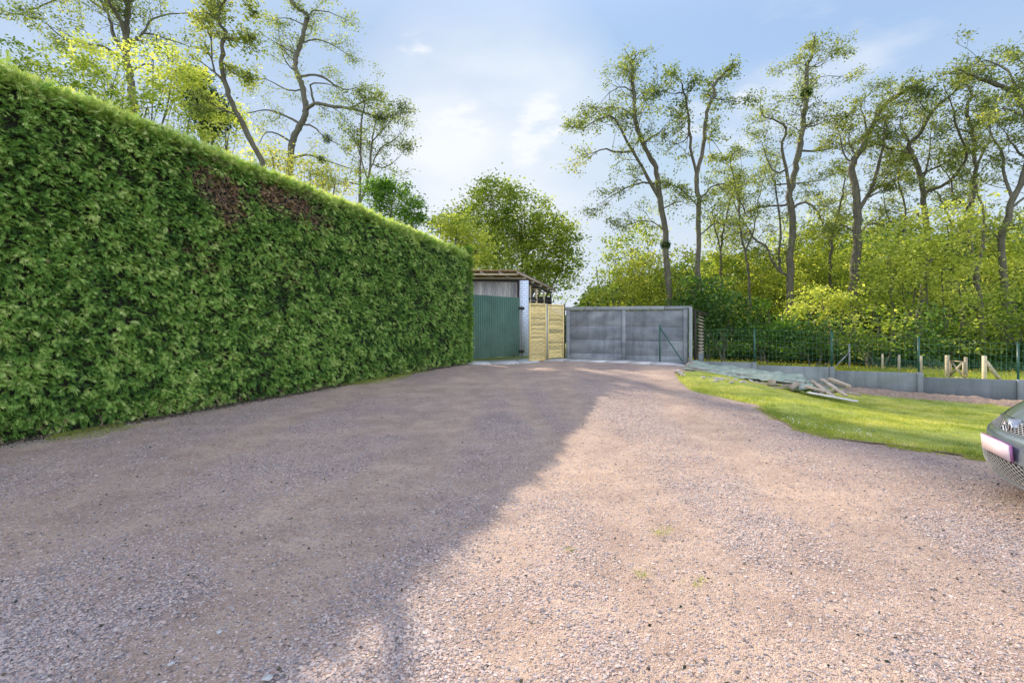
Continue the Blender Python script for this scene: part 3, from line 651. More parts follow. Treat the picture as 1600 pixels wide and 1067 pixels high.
def traced_tree(name, label, Y, limbs, seed, base_px=None, leaf=L_locust, dens=1.0, tb=.5, sec=1.75, leaf_size=.12, group='tall sparse trees at the wood edge', bk=None, clumps=(), kids=4, nl=11, width=.74, Yr=None):
    Yr = Yr or Y; k_ = Y/Yr; sec = sec*k_; leaf_size = leaf_size*k_**.7
    r_ = np.random.default_rng(seed); B = Acc(); Lp = []; first = np.array([(limbs[0][1][0][0]-800)/F*Y, Y]); lv = []
    gz = float(T(first[0], first[1])); root = empty(name, (first[0], first[1], gz-.05)); tag(root, label, 'tree', group); org = np.array(root.location)
    main = None; allpts = []
    for li, (rr, pxs) in enumerate(limbs):
        rr = rr*width*Y/Yr
        P = np.array([Wp(a, b, Y) for a, b in pxs])
        if li == 0:
            P = np.vstack([[P[0, 0], Y, gz-.2], P]); yoff = 0
        L = np.linalg.norm(P[-1]-P[0]); off = 0 if li == 0 else r_.choice([-1, 1])*r_.uniform(.25, .6)*L
        if li > 0:       # join nearest already built limb point
            j = np.argmin([np.hypot(a[0]-P[0, 0], a[2]-P[0, 2]) for a in allpts]); y0 = allpts[j][1]; P[0] = allpts[j]
        else: y0 = Y
        t = np.linspace(0, 1, len(P)); yy_ = y0+off*t**1.2; sc_ = yy_/Y
        if li == 0: pass
        else:
            P[1:, 0] *= sc_[1:]; P[1:, 2] = E+(P[1:, 2]-E)*sc_[1:]
        P[:, 1] = yy_ if li > 0 else P[:, 1]+.25*np.sin(t*5+seed)*t
        n = max(6, int(L/.35)); Q = catmull(P, n); Q += r_.normal(0, .03, Q.shape)*np.array([1, 1, .4]); Q[0] = P[0]
        rad = rr*np.linspace(1, .45 if li == 0 else .3, n)*(1+.07*r_.normal(0, 1, n))
        if li == 0: rad[:3] *= np.array([1.35, 1.15, 1.05])
        tube(B, Q, rad, 9 if rr > .1 else 6); allpts += list(Q)
        # side branches
        step = .50/dens*k_; start = .6 if li == 0 else .2; s = start*L
        while s < L:
            t_ = s/L; i = min(n-2, int(t_*(n-1))); d = Q[i+1]-Q[i]; d /= np.linalg.norm(d); side = r_.normal(0, 1, 3); side -= d*side.dot(d); side /= np.linalg.norm(side); side[2] = side[2]*.5
            ang = r_.uniform(.6, 1.2); grow(B, Lp, Q[i], d*math.cos(ang)+side*math.sin(ang), sec*r_.uniform(.6, 1.25)*(1.15-.45*t_), max(.018, rad[i]*.22), 1, 2+1, r_, .05, .22, kids, nl, .18*k_)
            s += step*r_.uniform(.6, 1.4)
        grow(B, Lp, Q[-1], Q[-1]-Q[-2], sec*.62, max(.012, rad[-1]*.9), 1, 3, r_, .04, .22, kids+1, nl, .18*k_)
    B.build('trunk', bk or bark, root, True, origin=org)
    P = np.concatenate(Lp); n = len(P)
    A = Acc(); tn = np.clip(tb+1.1*(fbm(P[:, 0]+P[:, 1], P[:, 2], .5, seed)-.5)+r_.normal(0, .18, n), 0, 1)
    leafquads(A, P, leaf_size*r_.uniform(.6, 1.4, n), tn)
    A.build('crown', leaf, root, origin=org)
    for (cx, cy, cr) in clumps:
        q_ = np.array(allpts); pr = np.stack([800+F*q_[:, 0]/q_[:, 1], 516-F*(q_[:, 2]-E)/q_[:, 1]], 1); c = q_[np.argmin(((pr-[cx, cy])**2).sum(1))]; rr = cr/F*c[1]; A = Acc(); n = 900; d = r_.normal(0, 1, (n, 3)); d /= np.linalg.norm(d, axis=1)[:, None]
        leafquads(A, c+d*rr*r_.random((n, 1))**.5, np.full(n, .10), r_.random(n)*.6)
        for k in range(60):
            v = r_.normal(0, 1, 3); v /= np.linalg.norm(v); tube(A, [c, c+v*rr*.95], [.01, .004], 3, 0)
        A.build('mistletoe_ball', L_dark, root, origin=org)
    return root
GRT = 'tall sparse trees at the wood edge'; GLT = 'tall sparse trees behind the hedge'
traced_tree('tall_tree', 'tall leaning tree with a crooked crown, nearest the open sky beyond the concrete wall', 26, [
 (.24, [(1046, 470), (1041, 386), (1031, 309), (1025, 265), (1014, 243), (1000, 218), (992, 192), (989, 156), (987, 127), (989, 110)]),
 (.13, [(1030, 309), (1011, 276), (1000, 251), (981, 222), (967, 196), (952, 181), (930, 189), (914, 200)]),
 (.09, [(990, 243), (963, 238), (945, 231), (924, 243)]), (.08, [(1028, 292), (1000, 286), (970, 298), (940, 315)]),
 (.07, [(1005, 226), (1011, 218), (1025, 211), (1046, 200)]), (.06, [(988, 155), (981, 138), (963, 138), (938, 160)]), (.05, [(988, 165), (1000, 148), (1024, 138)]),
 (.06, [(992, 190), (975, 170), (950, 168), (925, 182)]), (.06, [(1040, 370), (1015, 345), (985, 350)]), (.05, [(1036, 330), (1060, 315), (1078, 322)])], 1, tb=.35, clumps=[(1043, 388, 8)])
traced_tree('tall_tree', 'tall slim forked tree with two nearly bare stems, second from the open sky', 25, [
 (.20, [(1092, 470), (1091, 430), (1091, 361), (1091, 309), (1087, 273), (1095, 247), (1100, 211), (1102, 181), (1113, 152), (1117, 130), (1131, 116)]),
 (.12, [(1088, 275), (1080, 236), (1078, 200), (1073, 167), (1067, 141), (1064, 128)]),
 (.05, [(1079, 215), (1073, 218), (1055, 225), (1040, 220)]), (.08, [(1091, 318), (1109, 295), (1124, 287), (1140, 290)]), (.05, [(1112, 155), (1131, 156), (1155, 159)]),
 (.04, [(1068, 148), (1058, 145), (1045, 144)]), (.05, [(1100, 214), (1110, 218), (1128, 240)]), (.06, [(1091, 330), (1070, 300), (1052, 290)]), (.06, [(1091, 370), (1115, 350), (1140, 352)])], 2, dens=.72, tb=.35, sec=1.1)
traced_tree('tall_tree', 'tallest tree of the wood edge with a bare top above a mistletoe ball', 28, [
 (.29, [(1235, 500), (1234, 464), (1235, 411), (1238, 349), (1233, 307), (1239, 274), (1247, 237), (1254, 200), (1256, 180), (1261, 159), (1263, 134), (1264, 101), (1272, 86)]),
 (.05, [(1264, 104), (1280, 104), (1290, 98)]), (.05, [(1263, 134), (1275, 124), (1287, 120), (1311, 120)]), (.03, [(1264, 104), (1253, 98), (1242, 99)]),
 (.14, [(1234, 304), (1227, 258), (1221, 225), (1229, 200), (1210, 188), (1196, 182)]), (.08, [(1228, 260), (1210, 270), (1195, 240), (1190, 225)]),
 (.09, [(1250, 240), (1278, 237), (1311, 227)]), (.10, [(1235, 322), (1215, 322), (1184, 324), (1165, 335)]), (.11, [(1236, 325), (1254, 316), (1274, 324), (1285, 345)]),
 (.13, [(1232, 440), (1214, 419), (1196, 386), (1175, 369), (1150, 324), (1140, 291)]), (.12, [(1222, 425), (1217, 402), (1219, 349), (1214, 307), (1206, 270)]),
 (.06, [(1254, 198), (1274, 196), (1295, 184)]), (.07, [(1160, 345), (1152, 300), (1160, 262)]), (.07, [(1240, 270), (1262, 285), (1290, 280)])], 3, dens=.95, tb=.45, clumps=[(1262, 143, 9)])
traced_tree('tall_tree', 'thick trunked tree with a broad crown leaning right, right of the tallest tree', 27, [
 (.34, [(1330, 500), (1332, 452), (1338, 390), (1338, 361), (1338, 324), (1336, 283), (1334, 254), (1349, 233), (1361, 208), (1377, 175), (1394, 155), (1415, 142)]),
 (.16, [(1338, 330), (1357, 303), (1367, 283), (1377, 245), (1382, 217), (1384, 190)]), (.09, [(1355, 306), (1375, 290), (1394, 270), (1412, 258)]), (.08, [(1350, 312), (1377, 299), (1398, 294)]),
 (.07, [(1380, 228), (1388, 232), (1396, 245), (1386, 262)]), (.08, [(1334, 256), (1318, 243), (1312, 215), (1307, 200)]), (.08, [(1361, 206), (1352, 185), (1344, 167), (1360, 145)]), (.09, [(1338, 365), (1318, 352), (1300, 360)]),
 (.09, [(1338, 372), (1360, 350), (1380, 352)]), (.06, [(1375, 180), (1395, 185), (1415, 180)]), (.06, [(1340, 240), (1325, 222), (1330, 190)])], 4, dens=1.1, tb=.5)
traced_tree('tall_tree', 'straight tree forking into a wide V above the lime green bushes', 26, [
 (.23, [(1437, 520), (1435, 492), (1453, 397), (1447, 334), (1444, 285), (1435, 253), (1424, 226), (1440, 208), (1453, 177), (1471, 159)]),
 (.13, [(1447, 305), (1476, 289), (1498, 267), (1512, 240), (1503, 217), (1490, 180), (1485, 152)]), (.09, [(1444, 275), (1471, 258), (1498, 240), (1520, 225)]),
 (.08, [(1443, 278), (1451, 258), (1453, 217), (1458, 190)]), (.07, [(1425, 228), (1417, 213), (1405, 196), (1415, 170)]), (.08, [(1449, 340), (1425, 330), (1405, 340)]), (.06, [(1453, 178), (1440, 165), (1432, 150)])], 5, dens=1.0, tb=.5)
traced_tree('tall_tree', 'pale twin stemmed tree beside the V forked tree', 25, [
 (.20, [(1535, 520), (1530, 451), (1516, 375), (1519, 330), (1525, 285), (1525, 253), (1516, 208), (1507, 177), (1512, 150)]),
 (.12, [(1532, 450), (1537, 375), (1537, 339), (1528, 303), (1516, 271), (1500, 250)]), (.10, [(1519, 335), (1507, 321), (1489, 307), (1485, 280), (1470, 262)]), (.09, [(1526, 262), (1535, 240), (1543, 226), (1548, 190), (1540, 160)]),
 (.05, [(1516, 210), (1495, 200), (1480, 205)])], 6, dens=.85, tb=.45)
traced_tree('tall_tree', 'big dark trunked tree at the right edge with a layered high crown', 22, [
 (.23, [(1572, 500), (1570, 447), (1568, 375), (1579, 339), (1584, 312), (1595, 285), (1604, 240), (1599, 190), (1583, 152), (1555, 136), (1523, 126)]),
 (.12, [(1583, 310), (1570, 276), (1566, 240), (1550, 215), (1545, 190)]), (.10, [(1603, 230), (1620, 180), (1612, 120), (1590, 90)]), (.08, [(1597, 185), (1570, 170), (1545, 180)]),
 (.08, [(1583, 330), (1610, 300), (1640, 250), (1660, 170)]), (.07, [(1590, 150), (1575, 115), (1545, 95), (1520, 100)]), (.06, [(1568, 380), (1545, 360), (1530, 365)]), (.08, [(1604, 245), (1580, 225), (1570, 200)])], 7, dens=1.15, tb=.5)
# behind the hedge on the left
traced_tree('tall_tree', 'three stemmed tree leaving the top of the photo, leftmost behind the hedge', 30, [
 (.22, [(215, 300), (208, 180), (204, 126), (200, 90), (200, 63), (202, 34), (202, 0), (203, -60), (212, -130)]),
 (.12, [(200, 62), (191, 40), (180, 18), (169, 0), (150, -50), (130, -110)]), (.12, [(200, 85), (178, 58), (171, 29), (157, 0), (135, -60)]),
 (.08, [(202, 75), (216, 61), (229, 45), (238, 31), (270, 22), (315, 21)]), (.08, [(201, 95), (175, 81), (157, 72), (135, 69), (100, 60), (75, 40)]), (.06, [(229, 46), (247, 56), (292, 72)]),
 (.07, [(202, 10), (230, -20), (262, -60)]), (.07, [(165, -5), (120, -10), (70, 8), (40, 20)]), (.05, [(205, 110), (230, 100), (255, 112)])], 8, Yr=20, dens=.95, tb=.35, sec=1.2, group=GLT, leaf_size=.115)
traced_tree('tall_tree', 'single stemmed sinuous tree rising out of the photo, second behind the hedge', 12, [
 (.15, [(415, 300), (390, 217), (371, 175), (360, 147), (353, 118), (352, 83), (352, 57), (342, 29), (339, 6), (334, -50), (350, -120)]),
 (.07, [(356, 132), (342, 118), (330, 108), (331, 70), (326, 50)]), (.07, [(352, 60), (361, 61), (378, 62), (390, 66)]), (.07, [(340, 12), (320, 0), (300, -14)]), (.06, [(345, 5), (362, -10), (378, 0)]), (.05, [(352, 100), (366, 115), (378, 120)]),
 (.05, [(375, 185), (350, 170), (330, 172)]), (.05, [(337, -10), (350, -40), (370, -60)])], 9, Yr=19, dens=.75, nl=9, tb=.5, sec=.85, group=GLT, leaf_size=.11)
traced_tree('tall_tree', 'gnarled tree with a long right limb carrying a dark mistletoe ball, behind the hedge', 50, [
 (.25, [(450, 330), (454, 252), (459, 217), (473, 191), (478, 172), (473, 137), (463, 111), (462, 89), (470, 64), (476, 35), (479, 22), (457, 6), (450, -10)]),
 (.06, [(479, 22), (492, 16), (511, 19), (537, 29)]), (.09, [(473, 120), (498, 118), (524, 134), (540, 140), (556, 138)]), (.13, [(478, 172), (492, 162), (517, 166), (543, 169), (572, 177), (594, 185), (618, 178)]),
 (.08, [(492, 162), (487, 143), (486, 131), (511, 131), (530, 140)]), (.09, [(472, 195), (447, 182), (416, 172), (384, 178)]), (.08, [(457, 225), (451, 220), (435, 210), (416, 207), (406, 223)]),
 (.09, [(455, 247), (479, 242), (511, 252), (549, 264)]), (.06, [(470, 67), (495, 62), (518, 70), (545, 86)]), (.05, [(463, 85), (441, 73), (420, 60)]), (.07, [(473, 195), (489, 198), (511, 217), (535, 228)]),
 (.06, [(464, 112), (444, 92), (435, 48)]), (.06, [(474, 140), (447, 140), (416, 124), (400, 128)]), (.06, [(560, 172), (575, 155), (592, 152)]), (.05, [(476, 40), (455, 30), (430, 28)])], 10, Yr=25, dens=.9, nl=8, tb=.48, sec=1.15, group=GLT, leaf_size=.12, clumps=[(595, 190, 12), (510, 217, 8), (506, 240, 7)])
traced_tree('tall_tree', 'slender multi stemmed small leaved tree, last of the tall ones behind the hedge', 45, [
 (.12, [(562, 340), (562, 296), (562, 255), (564, 191), (570, 165)]), (.11, [(563, 320), (575, 280), (581, 223), (584, 204), (592, 170)]), (.07, [(578, 260), (594, 233), (619, 217), (632, 200)]), (.06, [(574, 280), (556, 223), (545, 200)]),
 (.06, [(578, 250), (600, 262), (625, 245)]), (.05, [(583, 215), (605, 195), (620, 180)]), (.05, [(563, 290), (540, 285), (520, 290)])], 11, Yr=26, dens=.9, nl=10, tb=.2, sec=1.3, group=GLT, leaf_size=.13, kids=4)
for k_, (lb, Y_, px_l, sd_) in enumerate((
 ('slender bare stemmed tree between the forked tree and the tallest tree', 30, [[(1172, 480), (1170, 420), (1158, 360), (1152, 310), (1140, 262)], [(1165, 390), (1180, 350), (1188, 300), (1200, 262)]], 31),
 ('slender stem rising just left of the thick trunked tree', 31, [[(1296, 480), (1298, 420), (1300, 370), (1310, 320), (1318, 280)], [(1299, 390), (1285, 350), (1280, 318)]], 32),
 ('slender crooked stem between the thick trunked tree and the V forked tree', 29, [[(1392, 500), (1395, 430), (1408, 370), (1412, 330), (1402, 285), (1408, 250)], [(1408, 372), (1388, 340), (1380, 305)]], 33),
 ('slender leaning stem between the twin stemmed tree and the right edge tree', 28, [[(1502, 500), (1498, 430), (1486, 372), (1480, 330), (1470, 300)], [(1488, 380), (1504, 345), (1516, 300)]], 34),
 ('thin pale stem just right of the second forked tree', 32, [[(1128, 470), (1126, 400), (1134, 350), (1146, 300)], [(1127, 395), (1116, 350), (1112, 320)]], 35))):
    traced_tree('slender_tree', lb, Y_, [(.13 if q == 0 else .07, p_) for q, p_ in enumerate(px_l)], sd_, dens=.8, tb=.55, sec=1.4, group='slender young trees in the wood')
# ---- leafy trees and bushes
def bushy(name, label, cat, Y, lobes, seed, leaf, nclump=230, per=38, lsize=.17, cr=.42, tb=.5, group=None, trunk=.08, bk=None, depth=.8, twig=1):
    """lobes: (px, py, rx_px, ry_px) at distance Y; each is an ellipsoid of leaf clumps"""
    r_ = np.random.default_rng(seed); cx = np.mean([l[0] for l in lobes]); bx_ = (cx-800)/F*Y
    gz = float(T(bx_, Y)); root = empty(name, (bx_, Y, gz)); tag(root, label, cat, group); org = np.array(root.location)
    B = Acc(); Pall = []; area = np.array([l[2]*l[3] for l in lobes], float); area /= area.sum()
    tn = []
    for (px, py, rx_, ry_), a_ in zip(lobes, area):
        c = Wp(px, py, Y); a3 = np.array([rx_, rx_*depth, ry_])/F*Y; c[1] += r_.normal(0, .25)*a3[1]
        start = np.array([bx_+r_.normal(0, .1), Y, gz-.1]); mid = start*.45+c*.55+np.array([r_.normal(0, .3), r_.normal(0, .3), -.15*a3[2]])
        P = catmull([start, mid, c], 9); P[1:] += r_.normal(0, .05, (8, 3)); tube(B, P, np.linspace(trunk, trunk*.35, 9)*math.sqrt(a_)*1.4, 7)
        k = max(8, int(nclump*a_)); d = r_.normal(0, 1, (k, 3)); d /= np.linalg.norm(d, axis=1)[:, None]
        rad = r_.uniform(.35, 1.0, (k, 1))**.6*(1+.16*r_.normal(0, 1, (k, 1))); cc = c+d*a3*rad
        for j in range(k):
            if cc[j, 2] < gz+.1: cc[j, 2] = gz+.1+r_.random()*.5
            if twig and j % 5 == 0:
                s = P[r_.integers(5, 9)]; q = s*.4+cc[j]*.6+r_.normal(0, .12, 3); tube(B, [s, q, cc[j]], [.014, .009, .004], 3)
            m_ = int(per*r_.uniform(.5, 1.5)); Pq = cc[j]+r_.normal(0, 1, (m_, 3))*cr*np.array([1, 1, .5])*r_.uniform(.6, 1.3)
            Pall.append(Pq); tn.append(np.clip(tb+r_.normal(0, .2)+r_.normal(0, .15, m_), 0, 1))
    B.build('trunk', bk or bark2, root, True, origin=org)
    P = np.concatenate(Pall); P[:, 2] = np.maximum(P[:, 2], gz+.02); A = Acc(); leafquads(A, P, lsize*r_.uniform(.6, 1.4, len(P)), np.concatenate(tn), .2, .5)
    A.build('crown', leaf, root, origin=org); return root
GM = 'leafy trees of the wood'
bushy('leafy_tree', 'bushy green tree standing alone behind the open shed', 'tree', 31, [(770, 330, 52, 50), (745, 370, 60, 55), (815, 350, 55, 52), (850, 385, 48, 60), (800, 410, 80, 50), (882, 405, 34, 34), (700, 352, 24, 20), (880, 360, 25, 25), (765, 290, 22, 22), (850, 440, 50, 35), (800, 300, 28, 18)], 21, L_lime, 820, 38, .18, .40, .22, trunk=.30)
bushy('leafy_tree', 'small yellow green tree peeping over the far end of the hedge', 'tree', 24, [(715, 360, 26, 26), (690, 352, 18, 14), (745, 390, 30, 35)], 22, L_lime, 130, 36, .14, .25, .6)
bushy('leafy_bush', 'rounded dark green bush over the hedge below the slender tree', 'bush', 22, [(612, 310, 34, 36), (645, 335, 25, 25), (590, 300, 20, 24)], 23, L_green, 170, 40, .12, .22, .35)
bushy('leafy_tree', 'yellow leafed tree over the near end of the hedge', 'tree', 13, [(60, 110, 75, 42), (150, 130, 70, 55), (20, 130, 60, 40), (230, 175, 60, 45)], 24, L_lime, 210, 36, .09, .17, .3)
bushy('leafy_tree', 'bright yellow leafed tree between the leftmost tall tree and the sinuous one', 'tree', 15, [(270, 115, 48, 45), (305, 150, 45, 45), (240, 90, 35, 35), (340, 190, 50, 50), (140, 80, 60, 28)], 25, L_lime, 170, 30, .10, .17, .8)
bushy('conifer', 'dark drooping conifer just visible behind the yellow leafed tree', 'tree', 17, [(312, 150, 20, 38), (330, 180, 25, 40)], 26, L_dark, 160, 40, .11, .2, .3)
bushy('leafy_bush', 'low yellow leafed bush under the gnarled tree', 'bush', 20, [(480, 265, 40, 28), (520, 285, 30, 25), (430, 245, 30, 25)], 27, L_locust, 110, 26, .11, .24, .75)
# right: under-storey
US = [
 ('leafy_tree', 'yellow bush at the left end of the wood beside the open sky', 28, [(955, 458, 42, 38), (925, 475, 30, 22), (985, 440, 35, 45)], L_yellow, .4),
 ('leafy_tree', 'green tree behind the concrete wall under the leaning tree', 30, [(985, 390, 38, 45), (1010, 440, 50, 45), (965, 420, 32, 35), (1010, 360, 30, 28)], L_lime, .3),
 ('leafy_tree', 'yellow green tree directly above the middle of the concrete wall', 27, [(1035, 440, 42, 42), (1065, 420, 38, 35), (1010, 465, 40, 30)], L_yellow, .3),
 ('leafy_tree', 'dark green round tree above the right end of the concrete wall', 24, [(1085, 460, 45, 40), (1115, 470, 38, 42), (1100, 505, 40, 30)], L_dark, .7),
 ('leafy_tree', 'loose pale green tree right of the forked tree', 33, [(1130, 380, 40, 50), (1160, 430, 45, 45), (1110, 420, 30, 40)], L_lime, .35),
 ('leafy_tree', 'yellow tree behind the fork of the tallest tree', 31, [(1185, 430, 45, 45), (1165, 465, 45, 35), (1210, 455, 40, 40)], L_yellow, .25),
 ('leafy_bush', 'dark bush beside the shed end of the mesh fence', 22.5, [(1110, 520, 35, 28), (1145, 510, 40, 36), (1140, 480, 32, 28)], L_dark, .55),
 ('leafy_bush', 'grey green bush below the tallest tree', 23, [(1195, 505, 38, 34), (1225, 520, 36, 28), (1180, 525, 34, 24)], L_green, .45),
 ('leafy_tree', 'tall yellow green tree between the tallest and the thick trunked tree', 32, [(1280, 400, 45, 60), (1295, 350, 38, 42), (1260, 440, 45, 50), (1300, 440, 40, 50)], L_lime, .5),
 ('leafy_tree', 'layered yellow tree in front of the thick trunked tree', 25, [(1290, 470, 42, 36), (1265, 490, 42, 36), (1320, 480, 20, 40)], L_lime, .65),
 ('leafy_bush', 'dark green bush behind the middle of the mesh fence', 22, [(1270, 525, 42, 28), (1310, 530, 42, 30), (1240, 535, 30, 20)], L_dark, .75),
 ('leafy_tree', 'lime green tree with flat layers right of the thick trunk', 24, [(1385, 400, 42, 34), (1400, 440, 50, 40), (1375, 470, 42, 40), (1420, 360, 38, 28)], L_lime, .55),
 ('leafy_tree', 'brightest lime green tree below the wide V fork', 23, [(1470, 350, 55, 36), (1450, 400, 60, 42), (1500, 385, 45, 45), (1480, 440, 60, 45)], L_lime, .7),
 ('leafy_tree', 'lime green tree at the right edge of the wood', 26, [(1560, 370, 45, 45), (1590, 420, 50, 50), (1545, 440, 45, 45), (1620, 360, 50, 45), (1640, 430, 60, 60)], L_lime, .6),
 ('leafy_bush', 'dark leafy bush behind the fence left of the small gate', 21.5, [(1370, 515, 38, 30), (1400, 535, 36, 24), (1345, 530, 32, 26)], L_lime, .15),
 ('leafy_bush', 'green bush behind the small wooden gate', 21, [(1450, 505, 42, 34), (1480, 535, 40, 24), (1430, 535, 36, 24)], L_dark, .9),
 ('leafy_bush', 'green bush behind the braced post at the right edge', 20.5, [(1540, 500, 42, 42), (1520, 530, 42, 30), (1590, 530, 45, 36), (1600, 480, 45, 42), (1650, 520, 55, 55)], L_lime, .2),
 ('leafy_tree', 'yellow green tree filling the gap between the V forked and twin stemmed trees', 30, [(1430, 460, 60, 50), (1520, 470, 60, 55), (1350, 440, 50, 50)], L_lime, .4),
 ('leafy_tree', 'loose yellow green tree low behind the thick trunk', 34, [(1330, 380, 45, 50), (1360, 420, 50, 55), (1230, 380, 45, 45)], L_lime, .45),
]
for i, (nm, lb, Y_, lobes, lf, tb_) in enumerate(US):
    ar = sum(l[2]*l[3] for l in lobes)*(Y_/F)**2
    dn = 30 if lf is L_dark or lf is L_green else 24
    bushy(nm, lb, 'tree' if nm == 'leafy_tree' else 'bush', Y_, lobes, 100+i, lf, int(ar*dn*.72), 36, .16, .33, tb_, GM)
# the far wood as one mass
A = Acc(); N = 150000; x = rng.uniform(3, 75, N); y = 38+rng.random(N)*18; hmax = np.interp(x/y, [.12, .16, .3, .5, .8, 1.3], [3.5, 6, 7.5, 8.5, 10, 11])*(.75+.5*fbm(x, y, .25, 6))
z = rng.random(N)**.7*hmax
leafquads(A, np.stack([x, y, z-.5], -1), rng.uniform(.25, .55, N), np.clip(fbm(x, z, .5, 9)+rng.normal(0, .2, N), 0, 1))
N = 26000; x = rng.uniform(-75, -2, N); y = 40+rng.random(N)*14; z = rng.random(N)**.8*(3.5+5*fbm(x, y, .2, 16)*smooth((-x-2)/12))
leafquads(A, np.stack([x, y, z-.3], -1), rng.uniform(.25, .5, N), rng.random(N)*.7)
for i in range(110):
    x0 = rng.uniform(6, 60); y0 = rng.uniform(36, 52); h_ = rng.uniform(5, 9); p = np.array([x0, y0, -.5])
    tube(A, catmull([p, p+[rng.normal(0, .3), 0, h_*.5], p+[rng.normal(0, .8), 0, h_]], 7), np.linspace(rng.uniform(.08, .18), .03, 7), 5, 0)
o = A.build('far_wood', L_dark); tag(o, 'distant wood beyond the meadow and the nearer trees', 'wood', kind='stuff')
# ------------------------------------------------------------------ concrete wall and low wall
wd = np.array([.9015, -.4327, 0]); wn_ = np.array([-.4327, -.9015, 0])     # along, towards camera
def P3(i, z, off=0): p = wall_pt(i); return np.array([p[0], p[1], z])+wn_*off
org = P3(-2, .4); cw = empty('concrete_wall', org); tag(cw, 'dark grey precast concrete panel wall at the end of the driveway', 'wall')
for bay in (-3, -2):
    zt = {-3: 2.27, -2: 2.20}[bay]
    rows = [(.0, .62), (.62, 1.10), (1.10, 1.58), (1.58, 2.12)]
    for j, (a_, b_) in enumerate(rows):
        A = Acc(); beam(A, P3(bay+.03, 0)+[0, 0, (a_+b_)/2+.02-.03*(bay+3)], P3(bay+.97, 0)+[0, 0, (a_+b_)/2+.02-.03*(bay+3)], .045, b_-a_, rng.random(), .009)
        A.build('panel', MAT_conc, cw, origin=org)
for i in (-3, -2, -1):
    A = Acc(); z0, z1 = .1, 2.24-.03*(i+3)
    box(A, P3(i, (z0+z1)/2), (z1-z0, .13, .13), (0, 0, 1), wn_, .7, .012); A.build('post', MAT_conc, cw, origin=org)
A = Acc(); beam(A, P3(-3.06, 2.225, .01), P3(-1.33, 2.185, .01), .15, .12, .8, .01); A.build('cap', MAT_cap, cw, origin=org)
A = Acc(); beam(A, P3(-1.325, 2.185, .01), P3(-.93, 2.175, .01), .13, .11, .2, .01); A.build('cap', MAT_cap, cw, origin=org)
# corner post + lean-to behind the wall
ln = empty('lean_to', P3(-.9, .3, -.6)); tag(ln, 'narrow slatted lean-to roofed behind the right end of the concrete wall', 'shed'); org = np.array(ln.location)
A = Acc(); box(A, P3(-.92, 1.2, .10), (2.0, .10, .12), (0, 0, 1), wn_, .9, .01); A.build('post', MAT_cap, ln, origin=org)
A = Acc(); box(A, P3(-.86, 1.15, -.10), (1.9, .07, .10), (0, 0, 1), wn_, .1); A.build('post', MAT_dark, ln, origin=org)
A = Acc()
for k in range(13):
    z = .72+k*.107; a_ = P3(-.80, z, -.16); b_ = P3(-.80, z, -1.7); box(A, (a_+b_)/2, (1.5, .10, .022), b_-a_, (.5*wd[0], .5*wd[1], .8), .6)
A.build('slats', MAT_plank, ln, origin=org)
A = Acc(); a_ = P3(-.80, .45, -.14); b_ = P3(-.80, .45, -1.7); box(A, (a_+b_)/2, (1.56, .05, .5), b_-a_, (0, 0, 1), .7); A.build('lower_panel', MAT_low, ln, origin=org)
A = Acc(); c0 = P3(-1.0, 2.17, -.12); c1 = P3(-.72, 1.98, -.12); c2 = P3(-.72, 1.98, -1.8); c3 = P3(-1.0, 2.17, -1.8)
A.add(np.array([c0, c1, c2, c3, c0+[0, 0, .04], c1+[0, 0, .04], c2+[0, 0, .04], c3+[0, 0, .04]]), BF, .3); A.build('roof', MAT_dark, ln, origin=org)
# low wall
org = P3(1, 0); lw = empty('low_wall', org); tag(lw, 'stepped low grey concrete panel wall between lawn and meadow', 'wall')
tops = {-1: .46, 0: .385, 1: .295, 2: .19, 3: .085, 4: -.0, 5: -.06, 6: -.1}
for b_ in range(-1, 6):
    t_ = tops[b_]; A = Acc(); zb = t_-.62; beam(A, P3(b_+.03, (t_+zb)/2), P3(b_+.97, (t_+zb)/2), .05, t_-zb, rng.random(), .008); A.build('panel', MAT_low, lw, origin=org)
for b_ in range(0, 7):
    t_ = tops[b_-1]+.015; box_c = P3(b_, t_-.4); A = Acc(); box(A, box_c, (.8, .13, .13), (0, 0, 1), wn_, .8, .012); A.build('post', MAT_low, lw, origin=org)
# green mesh fence on top of it
org = P3(1, .4, -.06); mf = empty('mesh_fence', org); tag(mf, 'green welded mesh fence standing on the low concrete wall', 'fence')
fz = lambda i: np.interp(i, [-1, 0, 1, 2, 3, 4, 5, 6], [1.47, 1.46, 1.38, 1.235, 1.10, 1.0, .95, .9])
for i in range(0, 7):
    A = Acc(); z1 = float(fz(i)); tube(A, [P3(i, tops[i]-.1, -.09), P3(i, z1+.02, -.09)], .024, 10, cap=True); pst = A.build('post', MAT_greenpost, mf, True, origin=org)
    A = Acc(); tube(A, [P3(i, z1+.02, -.09), P3(i, z1+.05, -.09)], [.028, .014], 8, cap=True); A.build('cap', MAT_greenpost, pst, True, origin=org)
A = Acc()
ii = np.arange(-.9, 6, .052)
for i in ii: 
    p = P3(i, float(fz(i))-1.0, -.115); q = P3(i, float(fz(i)), -.115); tube(A, [p, q], .0024, 3)
for k in range(7):
    js = np.arange(-.9, 6.05, .25); tube(A, [P3(j, float(fz(j))-k*.16+.004*math.sin(j*3+k), -.115) for j in js], .0026, 3)
A.build('mesh', MAT_greywire, mf, origin=org)
